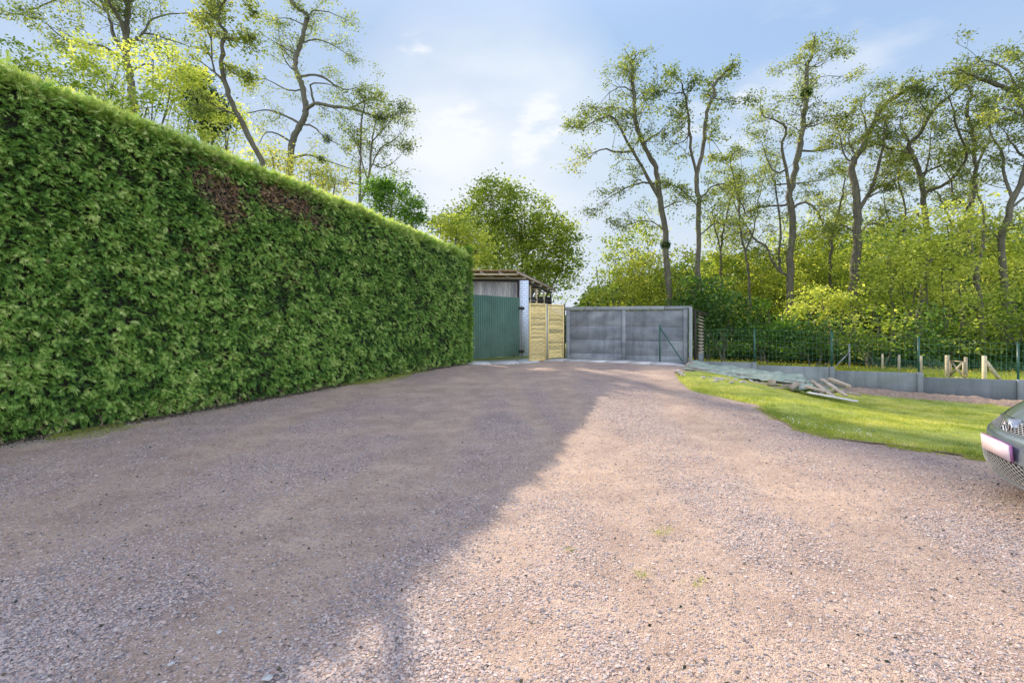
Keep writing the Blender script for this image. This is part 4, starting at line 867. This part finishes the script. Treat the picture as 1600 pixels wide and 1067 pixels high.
# green post with diagonal brace before the grey wall
p0 = Wp(1031, 560, 15.55); org = np.array([p0[0], p0[1], float(T(p0[0], p0[1]))])
bp = empty('braced_post', org); tag(bp, 'green steel post with diagonal brace standing against the grey concrete wall', 'post')
A = Acc(); tp = Wp(1031, 507, 15.55); tube(A, [org, tp], .024, 8, cap=True); A.build('post', MAT_greenpost, bp, True, origin=org)
q = Wp(1066, 564, 15.1); q[2] = max(q[2], float(T(q[0], q[1]))); A = Acc(); tube(A, [tp-[0, 0, .1], q], .018, 8, cap=True); A.build('brace', MAT_greenpost, bp, True, origin=org)
for k in range(5):
    A = Acc(); a_ = tp-[0, 0, .08+k*.27]; e_ = P3(-1.05, a_[2]+.01, .09); tube(A, [a_, e_], .0035, 4); A.build('wire', MAT_greenpost, bp, origin=org)
# ------------------------------------------------------------------ wooden screen
a0 = np.array([.57, 16.6, 0]); a1 = np.array([1.88, 17.38, 0]); sdv = (a1-a0)/np.linalg.norm(a1-a0); sn = np.array([sdv[1], -sdv[0], 0]); Ls = np.linalg.norm(a1-a0)
zb = float(T(.57, 16.6)); org = a0+[0, 0, zb]
ws = empty('woven_screen', org); tag(ws, 'pale yellow woven wooden fence screen left of the grey wall', 'fence')
for p_ in range(2):
    s0 = .05+p_*(Ls/2); s1 = s0+Ls/2-.1; A = Acc(); zt = 2.36-.02*p_; z_ = zb+.07+.03*p_
    k = 0
    while z_ < zt-.04:
        ss = np.linspace(s0+.03, s1-.03, 25); ph = (k % 2)*np.pi
        w_ = .012*np.sin((ss-s0)/(s1-s0)*np.pi*5+ph)
        zz = z_+.006*np.sin(ss*7+k)
        f_ = a0+sdv*ss[:, None]+sn*(w_[:, None]); rows_ = []
        for (dn_, dz) in ((-.004, 0), (.004, 0), (.004, .068), (-.004, .068)):
            q_ = f_+sn*dn_; q_[:, 2] = zz+dz; rows_.append(q_)
        rows_.append(rows_[0]); grid(A, rows_, rng.random()); z_ += .073; k += 1
    A.build('slats', MAT_screen, ws, origin=org)
    A = Acc()
    for s_ in (s0, s1): box(A, a0+sdv*s_+[0, 0, (zb+.04+zt)/2], (zt-zb-.04, .045, .05), (0, 0, 1), sn, .7)
    for z__ in (zb+.045, zt): box(A, a0+sdv*(s0+s1)/2+[0, 0, z__], (s1-s0+.05, .05, .045), sdv, (0, 0, 1), .8)
    A.build('frame', MAT_screen, ws, origin=org)
for s_ in (Ls/2, Ls):
    A = Acc(); box(A, a0+sdv*s_+[0, 0, 1.35], (2.08, .05, .05), (0, 0, 1), sn); A.build('post', MAT_grey if s_ < Ls-.1 else MAT_dark, ws, origin=org)
# ------------------------------------------------------------------ green gate
g0 = np.array([-1.75, 17.9, 0]); g1 = np.array([.30, 19.1, 0]); gv = (g1-g0)/np.linalg.norm(g1-g0); gn = np.array([gv[1], -gv[0], 0]); Lg = np.linalg.norm(g1-g0)
zb = .36; org = g0+[0, 0, .3]; gt = empty('corrugated_gate', org); tag(gt, 'green ribbed metal gate beside the far end of the hedge', 'gate')
A = Acc(); ns = 25; prof = []
for k in range(ns):
    s = Lg*k/ns; wv = Lg/ns; prof += [(s, 0), (s+wv*.55, 0), (s+wv*.62, -.03), (s+wv*.93, -.03)]
prof.append((Lg, 0)); prof = np.array(prof)
def zt_(s): return 2.80-.07*s/Lg
rows_ = []
for dn_, top in ((0, 0), (0, 1), (-.002, 1), (-.002, 0)):
    q_ = g0+gv*prof[:, :1]+gn*(prof[:, 1:]+dn_); q_[:, 2] = zt_(prof[:, 0]) if top else zb+.10*prof[:, 0]/Lg; rows_.append(q_)
rows_.append(rows_[0]); grid(A, rows_); A.build('sheet', MAT_greenmetal, gt, origin=org)
A = Acc()
for z_ in (.6, 1.5, 2.4): beam(A, g0+gn*-.06+[0, 0, z_], g1+gn*-.06+[0, 0, z_], .04, .04)
A.build('rail', MAT_grey, gt, origin=org)
pp_ = g1+gv*.10; org2 = pp_+[0, 0, .3]; gp = empty('gate_post', org2); tag(gp, 'dark square steel gate post with latch between green gate and white pillar', 'post')
A = Acc(); box(A, pp_+[0, 0, 1.35], (2.1, .08, .08), (0, 0, 1), gn, .5, .006); A.build('post', MAT_grey, gp, origin=org2)
A = Acc(); box(A, pp_+gn*.05-gv*.04+[0, 0, 2.32], (.24, .06, .10), gv, (0, 0, 1)); A.build('hinge', MAT_dark, gp, origin=org2)
A = Acc(); box(A, pp_+gn*.05-gv*.04+[0, 0, .62], (.2, .06, .12), gv, (0, 0, 1)); A.build('hinge', MAT_dark, gp, origin=org2)
# ------------------------------------------------------------------ shed
sv = np.array([.4300, .9028, 0]); su = np.array([.985, .17, 0]); su /= np.linalg.norm(su)
org = np.array([.3, 21.2, .3]); sh = empty('open_shed', org); tag(sh, 'open timber shed with corrugated overhanging roof behind the green gate', 'shed')
c = np.array([.22, 20.9, 0])      # front right corner
A = Acc()
for k in range(34):
    x_ = .02+k*.098; p = c-su*x_; box(A, p+[0, 0, 1.92], (3.2, .094, .022), (0, 0, 1), (-su[1], su[0], 0), rng.random())
A.build('cladding', MAT_clad, sh, origin=org)
A = Acc(); box(A, c+su*.06+[0, 0, 1.98], (3.4, .10, .10), (0, 0, 1), (su[1], -su[0], 0)); A.build('corner_post', MAT_dark, sh, origin=org)
A = Acc(); beam(A, c-su*3.4+[0, 0, 3.60]-sv*.03, c+su*.3+[0, 0, 3.63]-sv*.03, .10, .13); A.build('beam', MAT_dark, sh, origin=org)
A = Acc(); beam(A, c-su*3.4+[0, 0, 3.53]+sv*.15, c+su*.3+[0, 0, 3.55]+sv*.15, .03, .05); A.build('beam', MAT_pale, sh, origin=org)
# roof: corrugated, front edge high, falls to the back
r0 = c-su*3.6-sv*1.0+[0, 0, 3.86]; r1 = c+su*.42-sv*1.0+[0, 0, 3.93]; r2 = r1+sv*4.6+[0, 0, -.42]; r3 = r0+sv*4.6+[0, 0, -.42]
A = Acc(); nu = 200; t_ = np.linspace(0, 1, nu)[:, None]; wv = .022*np.sin(t_*4.0/.09*2*np.pi)
up_ = np.array([0, 0, 1.0]); front = r0+(r1-r0)*t_; back = r3+(r2-r3)*t_
grid(A, [front+up_*wv, back+up_*wv, back+up_*(wv+.012), front+up_*(wv+.012), front+up_*wv], .7); A.build('roof', MAT_rafter, sh, origin=org)
A = Acc()
for k in range(6):
    f_ = .05+k*.19; a_ = r0+(r1-r0)*f_; b_ = r3+(r2-r3)*f_; beam(A, a_-[0, 0, .075], b_-[0, 0, .075], .05, .09, .5)
A.build('rafters', MAT_plank, sh, origin=org)
A = Acc()
for f_ in (.02, .2, .4, .6, .8, .98):
    a_ = r0+(r3-r0)*f_; b_ = r1+(r2-r1)*f_; beam(A, a_-[0, 0, .15], b_-[0, 0, .15], .05, .06, .6)
A.build('battens', MAT_pale, sh, origin=org)
cr_ = c+su*.35
A = Acc(); beam(A, cr_+sv*.4+[0, 0, 2.85], cr_+sv*3.2+[0, 0, 2.85], .06, .10); beam(A, cr_+sv*.4+[0, 0, 3.55], cr_+sv*3.2+[0, 0, 3.30], .06, .10); A.build('side_rails', MAT_dark, sh, origin=org)
for k, s_ in enumerate((.55, 1.28, 2.2, 3.1)):
    A = Acc(); box(A, cr_+sv*s_+[0, 0, 1.9-.04*s_], (3.1-.08*s_, .07, .07), (0, 0, 1), sv, .4+.3*(k % 2)); A.build('stud', MAT_pale if k < 3 else MAT_dark, sh, origin=org)
A = Acc()
for k in range(14):
    z_ = .4+k*.2; beam(A, cr_-su*2.9+sv*3.2+[0, 0, z_], cr_+sv*3.25+[0, 0, z_], .02, .185, rng.random())
A.build('back_boards', MAT_dark, sh, origin=org)
A = Acc()
for k in range(11):
    z_ = .4+k*.16; beam(A, cr_-su*.06+sv*.5+[0, 0, z_], cr_-su*.06+sv*3.1+[0, 0, z_], .02, .15, rng.random())
A.build('side_boards', MAT_plank, sh, origin=org)
# white brick pillar
pc = np.array([.50, 20.55, 0]); org = pc+[0, 0, .3]
A = Acc(); box(A, (0, 0, 1.62), (.36, .36, 3.26), (1, 0, 0), (0, 0, 1)); o = A.build('brick_pillar', MAT_brick); o.location = org; o.rotation_euler.z = .12
tag(o, 'tall white painted brick pillar at the front corner of the shed', 'pillar')
# ------------------------------------------------------------------ fences in the meadow
def gz(x, y): return float(T(x, y))
def post_at(px, Y_, h, r, mat, name, label, grp, sq=False, cat='post'):
    x_ = (px-800)/F*Y_; z0 = gz(x_, Y_); A = Acc()
    if sq: box(A, (0, 0, h/2-.1), (h+.2, 2*r, 2*r), (0, 0, 1), (0, 1, 0), rng.random(), .01)
    else: tube(A, [(0, 0, -.2), (0, 0, h*.5), (rng.normal(0, .01), 0, h)], [r, r, r*.95], 10, rng.random(), cap=True)
    o = A.build(name, mat, None, not sq); o.location = (x_, Y_, z0); tag(o, label, cat, grp); return np.array([x_, Y_, z0])
posts = []
G1 = 'thin grey posts in the meadow before the wood'
for px, Y_, h, lb in ((1130.5, 27, 1.0, 'thin grey post nearest the shed end of the wood edge'), (1192.5, 25.5, 1.02, 'thin grey post second from the concrete wall'), (1257, 24, 1.05, 'thin grey post third from the concrete wall, below the tallest tree')):
    post_at(px, Y_, h, .035, MAT_grey, 'fence_post', lb, G1)
pB = post_at(1327, 21.5, 1.12, .045, MAT_grey, 'fence_post', 'thicker grey post with a leaning strut on its left', G1)
A = Acc(); beam(A, pB+[0, 0, .75], pB+[-.65, -.1, .15], .05, .05); o = A.build('strut', MAT_grey); o.parent = [x for x in C.objects if x.get('label') == 'thicker grey post with a leaning strut on its left'][0]
o.matrix_parent_inverse = o.parent.matrix_basis.inverted()
G2 = 'round wooden posts of the low green net fence'
nets = []
for px, Y_, h, r, lb in ((1354, 22, .72, .04, 'farthest wooden post of the net fence'), (1378.6, 20.6, .72, .042, 'wooden net fence post second from the far end'), (1404.6, 19.4, .74, .045, 'pale wooden net fence post third from the far end'), (1439, 18.4, .76, .045, 'wooden net fence post right behind a green mesh post')):
    nets.append(post_at(px, Y_, h, r, MAT_pale, 'wooden_post', lb, G2))
gA = Wp(1481, 560, 17.2); gB = Wp(1508, 560, 16.7)
gA[2] = gz(gA[0], gA[1]); gB[2] = gz(gB[0], gB[1])
ga = post_at(1480, 17.2, .84, .05, MAT_pale, 'wooden_post', 'square wooden gate post left of the small crossed gate', G2, True)
gb = post_at(1509, 16.7, .80, .05, MAT_pale, 'wooden_post', 'rounded wooden gate post right of the small crossed gate', G2)
nets.append(ga)
gorg = ga+[0, -.08, 0]; gg = empty('small_gate', gorg); tag(gg, 'small wooden gate with crossed braces in the net fence', 'gate')
a_ = ga+[.10, -.02, .08]; b_ = gb+[-.10, -.02, .08]; H_ = .56
for nm, p, q in (('stile', a_, a_+[0, 0, H_]), ('stile', b_, b_+[0, 0, H_]), ('rail', a_+[0, 0, H_], b_+[0, 0, H_]), ('rail', a_, b_), ('brace', a_+[0, .02, .02], b_+[0, .02, H_-.02]), ('brace', a_+[0, -.02, H_-.02], b_+[0, -.02, .02])):
    A = Acc(); beam(A, p, q, .03, .065, rng.random(), up=(0, 1, .01)); A.build(nm, MAT_pale, gg, origin=gorg)
gc = post_at(1538, 16.2, .88, .05, MAT_pale, 'wooden_post', 'square wooden post with a thick leaning brace at the right', G2, True)
par = [x for x in C.objects if x.get('label') == 'square wooden post with a thick leaning brace at the right'][0]
A = Acc(); tube(A, [gc+[.05, -.02, .68], gc+[.42, -.15, .02]], .055, 9, .8, cap=True); o = A.build('brace', MAT_pale, par, True, origin=gc)
def net(name, lb, pts, h=.60):
    A = Acc(); pts = [np.array(p) for p in pts]; L = 0; line = []
    for p, q in zip(pts[:-1], pts[1:]):
        n = max(2, int(np.linalg.norm(q-p)/.1)); line += [p+(q-p)*k/n for k in range(n)]
    line.append(pts[-1])
    for k, p in enumerate(line): tube(A, [p+[0, 0, .03], p+[0, 0, h+.05*math.sin(k*.35)]], .003, 3)
    for j in range(10):
        tube(A, [p+[0, 0, .03+(h-.03)*j/9+.05*math.sin(k*.35)*j/9] for k, p in enumerate(line)], .0035, 3)
    o = A.build(name, MAT_greywire, origin=line[0]); tag(o, lb, 'netting'); return o
net('garden_netting', 'low green wire netting along the wooden posts left of the small gate', nets)
net('garden_netting', 'low green wire netting between the small gate and the braced post', [gb, gc])
e1 = Wp(1600, 560, 15.6); e1[2] = gz(e1[0], e1[1]); e2 = Wp(1720, 560, 14.8); e2[2] = gz(e2[0], e2[1])
net('garden_netting', 'low green wire netting right of the braced post', [gc, e1, e2])
# ------------------------------------------------------------------ soil ridge at wall foot
A = Acc(); P = []
for s in np.linspace(.9, 5.5, 260):
    row = []
    for k, d_ in enumerate(np.linspace(0, 1, 20)):
        p = P3(s, 0, .05+d_*1.15); hgt = (.13*math.sin(math.pi*min(1, d_**1.5+.12))*(.4+fbm(p[0], p[1], 2.5, 3))+.10*(fbm(p[0], p[1], 11, 5)-.42))*float(smooth((s-.9)/.4))
        p[2] = T(p[0], p[1])+max(hgt, 0)*(1 if d_ < .95 else 0)-(.03 if k == 19 else 0); row.append(p)
    P.append(row)
grid(A, P); o = A.build('soil', MAT_soil); tag(o, 'crumbly brown soil ridge at the foot of the low wall', 'soil', kind='stuff')
# ------------------------------------------------------------------ debris pile
def gpt(px, py, dz=0): p = Gp(px, py); p[2] += dz; return p
def plank(px0, py0, Y0, px1, py1, Y1, wd_, th_, mat, name, lb, grp=None, cat='plank', tint=.5, bev=.006):
    A = Acc(); p = Wp(px0, py0, Y0); q = Wp(px1, py1, Y1); c_ = (p+q)/2; beam(A, p, q, wd_, th_, tint, bev); o = A.build(name, mat, origin=c_); tag(o, lb, cat, grp); return o
GP = 'timber and slabs in the debris pile'
plank(1076, 576, 14.0, 1262, 600, 11.9, .46, .12, MAT_plank, 'timber_beam', 'long dark beam lying under the green tarpaulin', GP, 'beam', .1)
plank(1068, 579, 13.9, 1080, 566, 14.3, .16, .05, MAT_plank, 'plank', 'short grey board propped up at the left end of the debris', GP, 'plank', .6)
plank(1064, 585, 13.4, 1096, 586, 13.2, .12, .10, MAT_slab, 'concrete_post', 'pale concrete post piece at the left foot of the tarpaulin', GP, 'post', .8)
plank(1296, 592, 11.9, 1327, 604, 11.3, .11, .07, MAT_plank, 'timber_beam', 'squared timber topmost at the right end of the debris', GP, 'beam', .95)
plank(1284, 592, 11.8, 1322, 618, 10.8, .11, .03, MAT_plank, 'plank', 'pale board sloping down under the topmost timber', GP, 'plank', .9)
plank(1268, 594, 11.7, 1303, 620, 10.7, .10, .03, MAT_plank, 'plank', 'grey board sloping down left of the pale board', GP, 'plank', .7)
plank(1303, 608, 11.2, 1346, 618, 10.9, .10, .04, MAT_plank, 'plank', 'thin board pointing right out of the debris', GP, 'plank', .6)
plank(1260, 604, 11.4, 1290, 612, 11.0, .14, .05, MAT_plank, 'plank', 'short board lying before the crumpled tarpaulin', GP, 'plank', .8)
plank(1235, 608, 11.5, 1246, 598, 11.6, .09, .09, MAT_plank, 'timber_offcut', 'small dark offcut leaning under the beam', GP, 'wood', .4)
plank(1200, 597, 12.0, 1212, 598, 11.9, .10, .14, MAT_plank, 'timber_offcut', 'square wooden block under the middle of the beam', GP, 'wood', .7)
plank(1118, 592, 12.9, 1200, 601, 12.0, .10, .07, MAT_plank, 'plank', 'long weathered board below the green tarpaulin', GP, 'plank', .85)
plank(1262, 613, 11.0, 1340, 627, 10.3, .16, .025, MAT_slab, 'concrete_slab', 'thin pale slab lying on the grass before the debris', GP, 'slab', .9)
plank(1225, 603, 11.6, 1262, 601, 11.8, .07, .06, MAT_plank, 'plank', 'narrow board under the crumpled tarpaulin', GP, 'plank', .3)
def sheet(name, lb, corners, nu, nv, amp, drop, seed):
    A = Acc(); c = [np.array(q) for q in corners]; P = []
    for i in range(nu):
        u = i/(nu-1); row = []
        for j in range(nv):
            v = j/(nv-1); p = (c[0]*(1-u)+c[1]*u)*(1-v)+(c[3]*(1-u)+c[2]*u)*v
            n_ = fbm(p[0]*1.0+seed, p[1]+p[2], 2.6, seed, 4)-.5; n2 = abs(fbm(p[0]+seed, p[1], 5, seed+3, 3)-.5)
            p = p+np.array([n_*amp*.5, n2*amp, n_*amp-n2*amp-drop*(v**3)]); p[2] = max(p[2], float(T(p[0], p[1]))+.02); row.append(p)
        P.append(row)
    P = np.array(P); grid(A, P); grid(A, (P-[0, 0, .006])[::-1]); o = A.build(name, MAT_tarp, smooth_=True, origin=P[nu//2, nv//2]); tag(o, lb, 'tarpaulin'); return o
sheet('tarpaulin', 'long pale green tarpaulin stretched over the beam beside the low wall', [Wp(1082, 563, 14.6), Wp(1255, 586, 12.3), Wp(1258, 592, 11.7), Wp(1066, 576, 13.5)], 60, 16, .10, .10, 3)
sheet('tarpaulin', 'crumpled darker green tarpaulin at the right end of the long one', [Wp(1245, 589, 12.2), Wp(1294, 600, 11.8), Wp(1300, 613, 11.0), Wp(1240, 608, 11.3)], 34, 20, .34, .0, 9)
plank(1276, 599, 11.9, 1312, 607, 11.6, .09, .03, MAT_plank, 'plank', 'thin board crossing behind the topmost timber', GP, 'plank', .5)
plank(1290, 614, 11.1, 1330, 609, 11.5, .08, .03, MAT_plank, 'plank', 'dark thin board lying crosswise at the right end of the debris', GP, 'plank', .2)
plank(1256, 606, 11.6, 1300, 611, 11.2, .07, .035, MAT_plank, 'plank', 'narrow pale board poking out of the crumpled tarpaulin', GP, 'plank', 1.0)
plank(1186, 604, 11.9, 1226, 606, 11.5, .06, .03, MAT_plank, 'plank', 'thin stick like board on the grass before the beam', GP, 'plank', .7)
GR_ = 'broken stone pieces before the tarpaulin'
st_i = 0
proto = []
for k in range(5):
    A = Acc(); t, s = np.meshgrid(np.linspace(0, np.pi, 6), np.arange(8)*np.pi/4, indexing='ij')
    v = np.stack([np.sin(t)*np.cos(s), np.sin(t)*np.sin(s), .6*np.cos(t)], -1); v = v+rng.normal(0, .12, v.shape); v[0] = v[0, 0]; v[-1] = v[-1, 0]
    grid(A, v, closed=True); o = A.build('rubble_stone', MAT_rubble); proto.append(o)
cols = [(1100+i*5.6+rng.normal(0, 2), 591+i*.45+rng.normal(0, 2.0)) for i in range(34)]+[(1056+rng.random()*14, 580+rng.random()*7) for i in range(9)]+[(1262+rng.random()*60, 606+rng.random()*10) for i in range(14)]
for i, (px, py) in enumerate(cols):
    p = gpt(px, py+2); b = proto[i % 5]
    o = b if i < 5 else b.copy()
    if i >= 5: C.objects.link(o)
    s_ = rng.uniform(.025, .065); o.scale = (s_*1.3, s_, s_*.9); o.rotation_euler = (rng.normal(0, .3), rng.normal(0, .3), rng.random()*6.28); o.location = (p[0], p[1], p[2]+s_*.45+.02)
    seg = 'left of the tarpaulin end' if px < 1090 else ('strewn in front of the long tarpaulin' if px < 1262 else 'among the boards at the right end of the debris')
    tag(o, 'broken pale rubble stone '+seg, 'stone', GR_+' '+seg)
# two pale stones in the shaded gravel
for px, py, s_, lb in ((342, 988, .014, 'white stone lying in the shaded gravel at the left'), (268, 1038, .014, 'pale bluish stone in the gravel near the bottom left'), (1013, 1047, .010, 'dark stone in the sunny gravel near the bottom'), (418, 1062, .02, 'flat pale stone at the bottom edge of the gravel')):
    p = gpt(px, py); o = proto[1].copy(); o.data = proto[1].data.copy(); C.objects.link(o); o.scale = (s_*1.2, s_, s_*.6); o.location = (p[0], p[1], p[2]+s_*.3); o.rotation_euler = (0, 0, px)
    o.data.materials[0] = MAT_slab if px != 1013 else MAT_dark; tag(o, lb, 'stone'); o.pop('group', None) if 'group' in o.keys() else None
# ------------------------------------------------------------------ car
ch = math.atan2(.45, -.893); corg = np.array([4.04, 4.0, 0.0])
car = empty('parked_car', corg, ch); tag(car, 'dark grey green hatchback whose nose enters at the right edge of the driveway', 'car')
zs = np.array([.17, .20, .26, .34, .42, .50, .58, .64, .69, .73, .765, .80, .84, .88, .92, .955, .985])
px_ = np.array([-.16, -.07, -.02, .005, .01, .012, .0, -.055, -.095, -.13, -.16, -.195, -.24, -.295, -.38, -.51, -.74])
def Pf(z): return np.interp(z, np.concatenate([zs, [1.03, 1.2, 1.35, 1.42, 1.47, 1.5]]), np.concatenate([px_, [-1.1, -1.52, -1.84, -2.02, -2.25, -2.6]]))
def Wd(z): return np.interp(z, [.17, .3, .5, .75, .985, 1.2, 1.42, 1.5], [.76, .83, .865, .86, .82, .73, .62, .45])
def Rr(z): return np.interp(z, [.17, .3, .6, .9, 1.0, 1.2, 1.42, 1.5], [-4.1, -4.2, -4.22, -4.18, -4.12, -4.0, -3.75, -3.3])
def fx_(y, z):
    W_ = Wd(z); t = np.abs(y)/W_; k = np.interp(z, [.17, .7, 1.0, 1.5], [.20, .32, .42, .55])
    return Pf(z)-k*np.asarray(y)**2-.22*t**7
def outline(z, n=41, m_=24):
    W_ = float(Wd(z)); y = np.sin(np.linspace(-np.pi/2, np.pi/2, n))*W_; fr = np.stack([fx_(y, z), y, np.full(n, z)], -1)
    rr = float(Rr(z)); xf = fr[-1, 0]; xs_ = np.linspace(xf, rr+.3, m_)[1:]
    side = np.stack([xs_, W_*(1-.03*((xs_+2.1)/2.1)**2), np.full(m_-1, z)], -1)
    yb = np.sin(np.linspace(np.pi/2, -np.pi/2, 21))*W_; bk_ = np.stack([rr+.3*(np.abs(yb)/W_)**4, yb, np.full(21, z)], -1)
    s2 = side[::-1].copy(); s2[:, 1] *= -1
    return np.concatenate([fr, side, bk_[1:-1], s2])
zz = np.unique(np.concatenate([np.linspace(.17, .985, 48)]))
A = Acc(); rings = np.array([outline(z) for z in zz])
# wheel arch dents
grid(A, rings, closed=True); k = rings.shape[1]
for ri in (0, len(zz)-1):
    A.f.setdefault(k, []).append((np.arange(k) if ri else np.arange(k)[::-1])[None]+ri*k); A.t.setdefault(k, []).append(np.zeros(1)); A.d.setdefault(k, []).append(np.zeros(1))
body = A.build('body', MAT_paint, car, True)
A = Acc(); grid(A, np.array([outline(z) for z in np.linspace(.985, 1.42, 20)]), closed=True); A.build('windows', MAT_glass, car, True)
A = Acc(); rg = np.array([outline(z) for z in np.linspace(1.42, 1.5, 8)]); grid(A, rg, closed=True); k = rg.shape[1]
A.f.setdefault(k, []).append(np.arange(k)[None]+7*k); A.t.setdefault(k, []).append(np.zeros(1)); A.d.setdefault(k, []).append(np.zeros(1)); A.build('roof', MAT_paint, car, True)
for s in (-1, 1):
    A = Acc()
    for z0, z1, xo in ((.985, 1.42, 0), ):
        zl = np.linspace(z0, z1, 10); tube(A, [[float(fx_(Wd(z)*.97, z))+.01, s*float(Wd(z))*.985, z] for z in zl], .035, 6)
    A.build('pillar', MAT_paint, car, True)
def patchsurf(A, y0, y1, z0, z1, off, ny=26, nz=10, shape=None):
    P = []
    for i in range(nz):
        v = i/(nz-1); z = z0+(z1-z0)*v; ya, yb = (y0, y1) if shape is None else shape(v); row = []
        for j in range(ny):
            y = ya+(yb-ya)*j/(ny-1); row.append([float(fx_(y, z))+off, y, z])
        P.append(row)
    grid(A, P)
A = Acc(); patchsurf(A, -.6, .6, .265, .405, .004, shape=lambda v: (-.38-.12*v, .38+.12*v)); lg = A.build('lower_grille', MAT_black, car, True)
A = Acc()
def sline(A, y0, z0, y1, z1, off, r, n=7):
    tube(A, [[float(fx_(y0+(y1-y0)*t, z0+(z1-z0)*t))+off, y0+(y1-y0)*t, z0+(z1-z0)*t] for t in np.linspace(0, 1, n)], r, 4)
def lattice(A, half0, half1, z0, z1, step, off, r, hole=None, only=0):
    H_ = z1-z0
    for s in (-1, 1):
        y = -half1-H_*2.2
        while y < half1+H_*2.2:
            pts = []
            for t in np.linspace(0, 1, 9):
                yy_ = y+s*H_*2.0*(t-.5); z = z0+H_*t; hw = half0+(half1-half0)*t
                if abs(yy_) < hw and (hole is None or abs(yy_) > hole) and (only == 0 or yy_*only > 0): pts.append([float(fx_(yy_, z))+off, yy_, z])
            if len(pts) > 1: tube(A, pts, r, 4)
            y += step
lattice(A, .38, .50, .265, .405, .062, .010, .0024); A.build('mesh', MAT_grey, lg)
A = Acc(); patchsurf(A, -.46, .46, .625, .695, .004, shape=lambda v: (-.40-.06*v, .40+.06*v)); ug = A.build('upper_grille', MAT_black, car, True)
for sd_ in (-1, 1):
    A = Acc(); lattice(A, .40, .46, .625, .695, .05, .012, .003, .08, sd_); A.build('mesh', MAT_grey, ug)
A = Acc(); sline(A, -.46, .70, .46, .70, .008, .010, 24); sline(A, -.42, .618, .42, .618, .008, .007, 24); A.build('trim', MAT_paint, ug)
# emblem on a protruding housing
A = Acc(); zc = .662; xc = float(fx_(0, zc))
for k_, (r1, r2, x_) in enumerate(()): pass
a_ = np.linspace(0, 2*np.pi, 24, endpoint=False)
rings = [np.stack([np.full(24, xc+x_), ry*np.cos(a_), zc+rz*np.sin(a_)], -1) for x_, ry, rz in ((-.08, .088, .062), (-.01, .088, .062), (.018, .086, .060), (.022, .078, .054), (.022, .001, .001))]
grid(A, rings, closed=True); em = A.build('emblem', simple('satin_silver', (.42, .43, .46), .35, .8, .03, 3, 0, 0), car, True)
A = Acc()
def ell(cy, cz, ry, rz, r, x_=.028):
    tube(A, [[xc+x_, cy+ry*math.cos(t), cz+rz*math.sin(t)] for t in np.linspace(0, 2*np.pi, 25)], r, 6)
ell(0, zc, .078, .053, .007); ell(0, zc+.004, .026, .044, .006); ell(0, zc+.025, .052, .020, .006)
A.build('badge', simple('badge_chrome', (.85, .86, .88), .2, 1, .02, 3, 0, 0), em, True)
A = Acc(); grid(A, [np.stack([np.full(24, xc+.0232), .074*f*np.cos(a_), zc+.049*f*np.sin(a_)], -1) for f in (1, .001)], closed=True); A.build('badge_field', simple('badge_dark', (.10, .09, .11), .3, .5, .02, 3, 0, 0), em)
# number plate
A = Acc(); xp = float(fx_(0, .485))+.020; box(A, (xp, 0, .485), (.012, .51, .122), (1, 0, -.08), (0, 0, 1), .5); pl = A.build('number_plate', MAT_plate, car)
A = Acc(); box(A, (xp-.012, 0, .485), (.016, .522, .130), (1, 0, -.08), (0, 0, 1), .5); A.build('plate_holder', MAT_mauve, pl)
# headlights, fog lamps, bonnet seam, wheels, mirrors
for s in (-1, 1):
    A = Acc(); P = []
    for v in np.linspace(0, 1, 9):
        row = []
        for u in np.linspace(0, 1, 12):
            y = s*(.46+.34*u); z = .60+.10*u+(.11+.03*u)*v; row.append([float(fx_(y, z))+.006, y, z])
        P.append(row if s > 0 else row[::-1])
    grid(A, P); A.build('headlight', MAT_lamp, car, True)
    A = Acc(); tube(A, [(float(fx_(s*.66, .32))-.02, s*.66, .32), (float(fx_(s*.66, .32))+.012, s*.66, .32)], .04, 16, cap=True); A.build('fog_lamp', MAT_black, car, True)
    A = Acc(); grid(A, [[[-1.35+.07*math.cos(a)*k2-.02, s*(.93+.10*math.sin(b)), 1.02+.06*math.sin(a)*k2] for a in np.linspace(0, 2*np.pi, 13)] for b, k2 in ((-1.2, .4), (-.6, .9), (0, 1), (.6, .9), (1.2, .35))]); A.build('mirror', MAT_paint, car, True)
    for xw in (-.82, -3.4):
        cy = s*.78; A = Acc(); tube(A, [(xw, cy-s*.10, .31), (xw, cy-s*.09, .31), (xw, cy+s*.085, .31), (xw, cy+s*.10, .31)], [.28, .31, .31, .28], 32, cap=True); wl = A.build('wheel', MAT_rubber, car, True)
        A = Acc(); tube(A, [(xw, cy+s*.10, .31), (xw, cy+s*.112, .31)], [.20, .19], 24, cap=True); A.build('rim', MAT_grey, wl, True)
A = Acc()
for s in (): tube(A, [[float(Pf(z))-.0-.34*(s*yv)**2+.004, s*yv, z] for yv, z in ((.50, .72), (.53, .78), (.58, .84), (.62, .9), (.66, .96))], .004, 4)
sline(A, -.50, .715, .50, .715, .003, .004, 24); A.build('bonnet_seam', MAT_black, car)
A = Acc(); sline(A, -.62, .21, .62, .21, -.01, .022, 24); A.build('lip', MAT_paint, car, True)
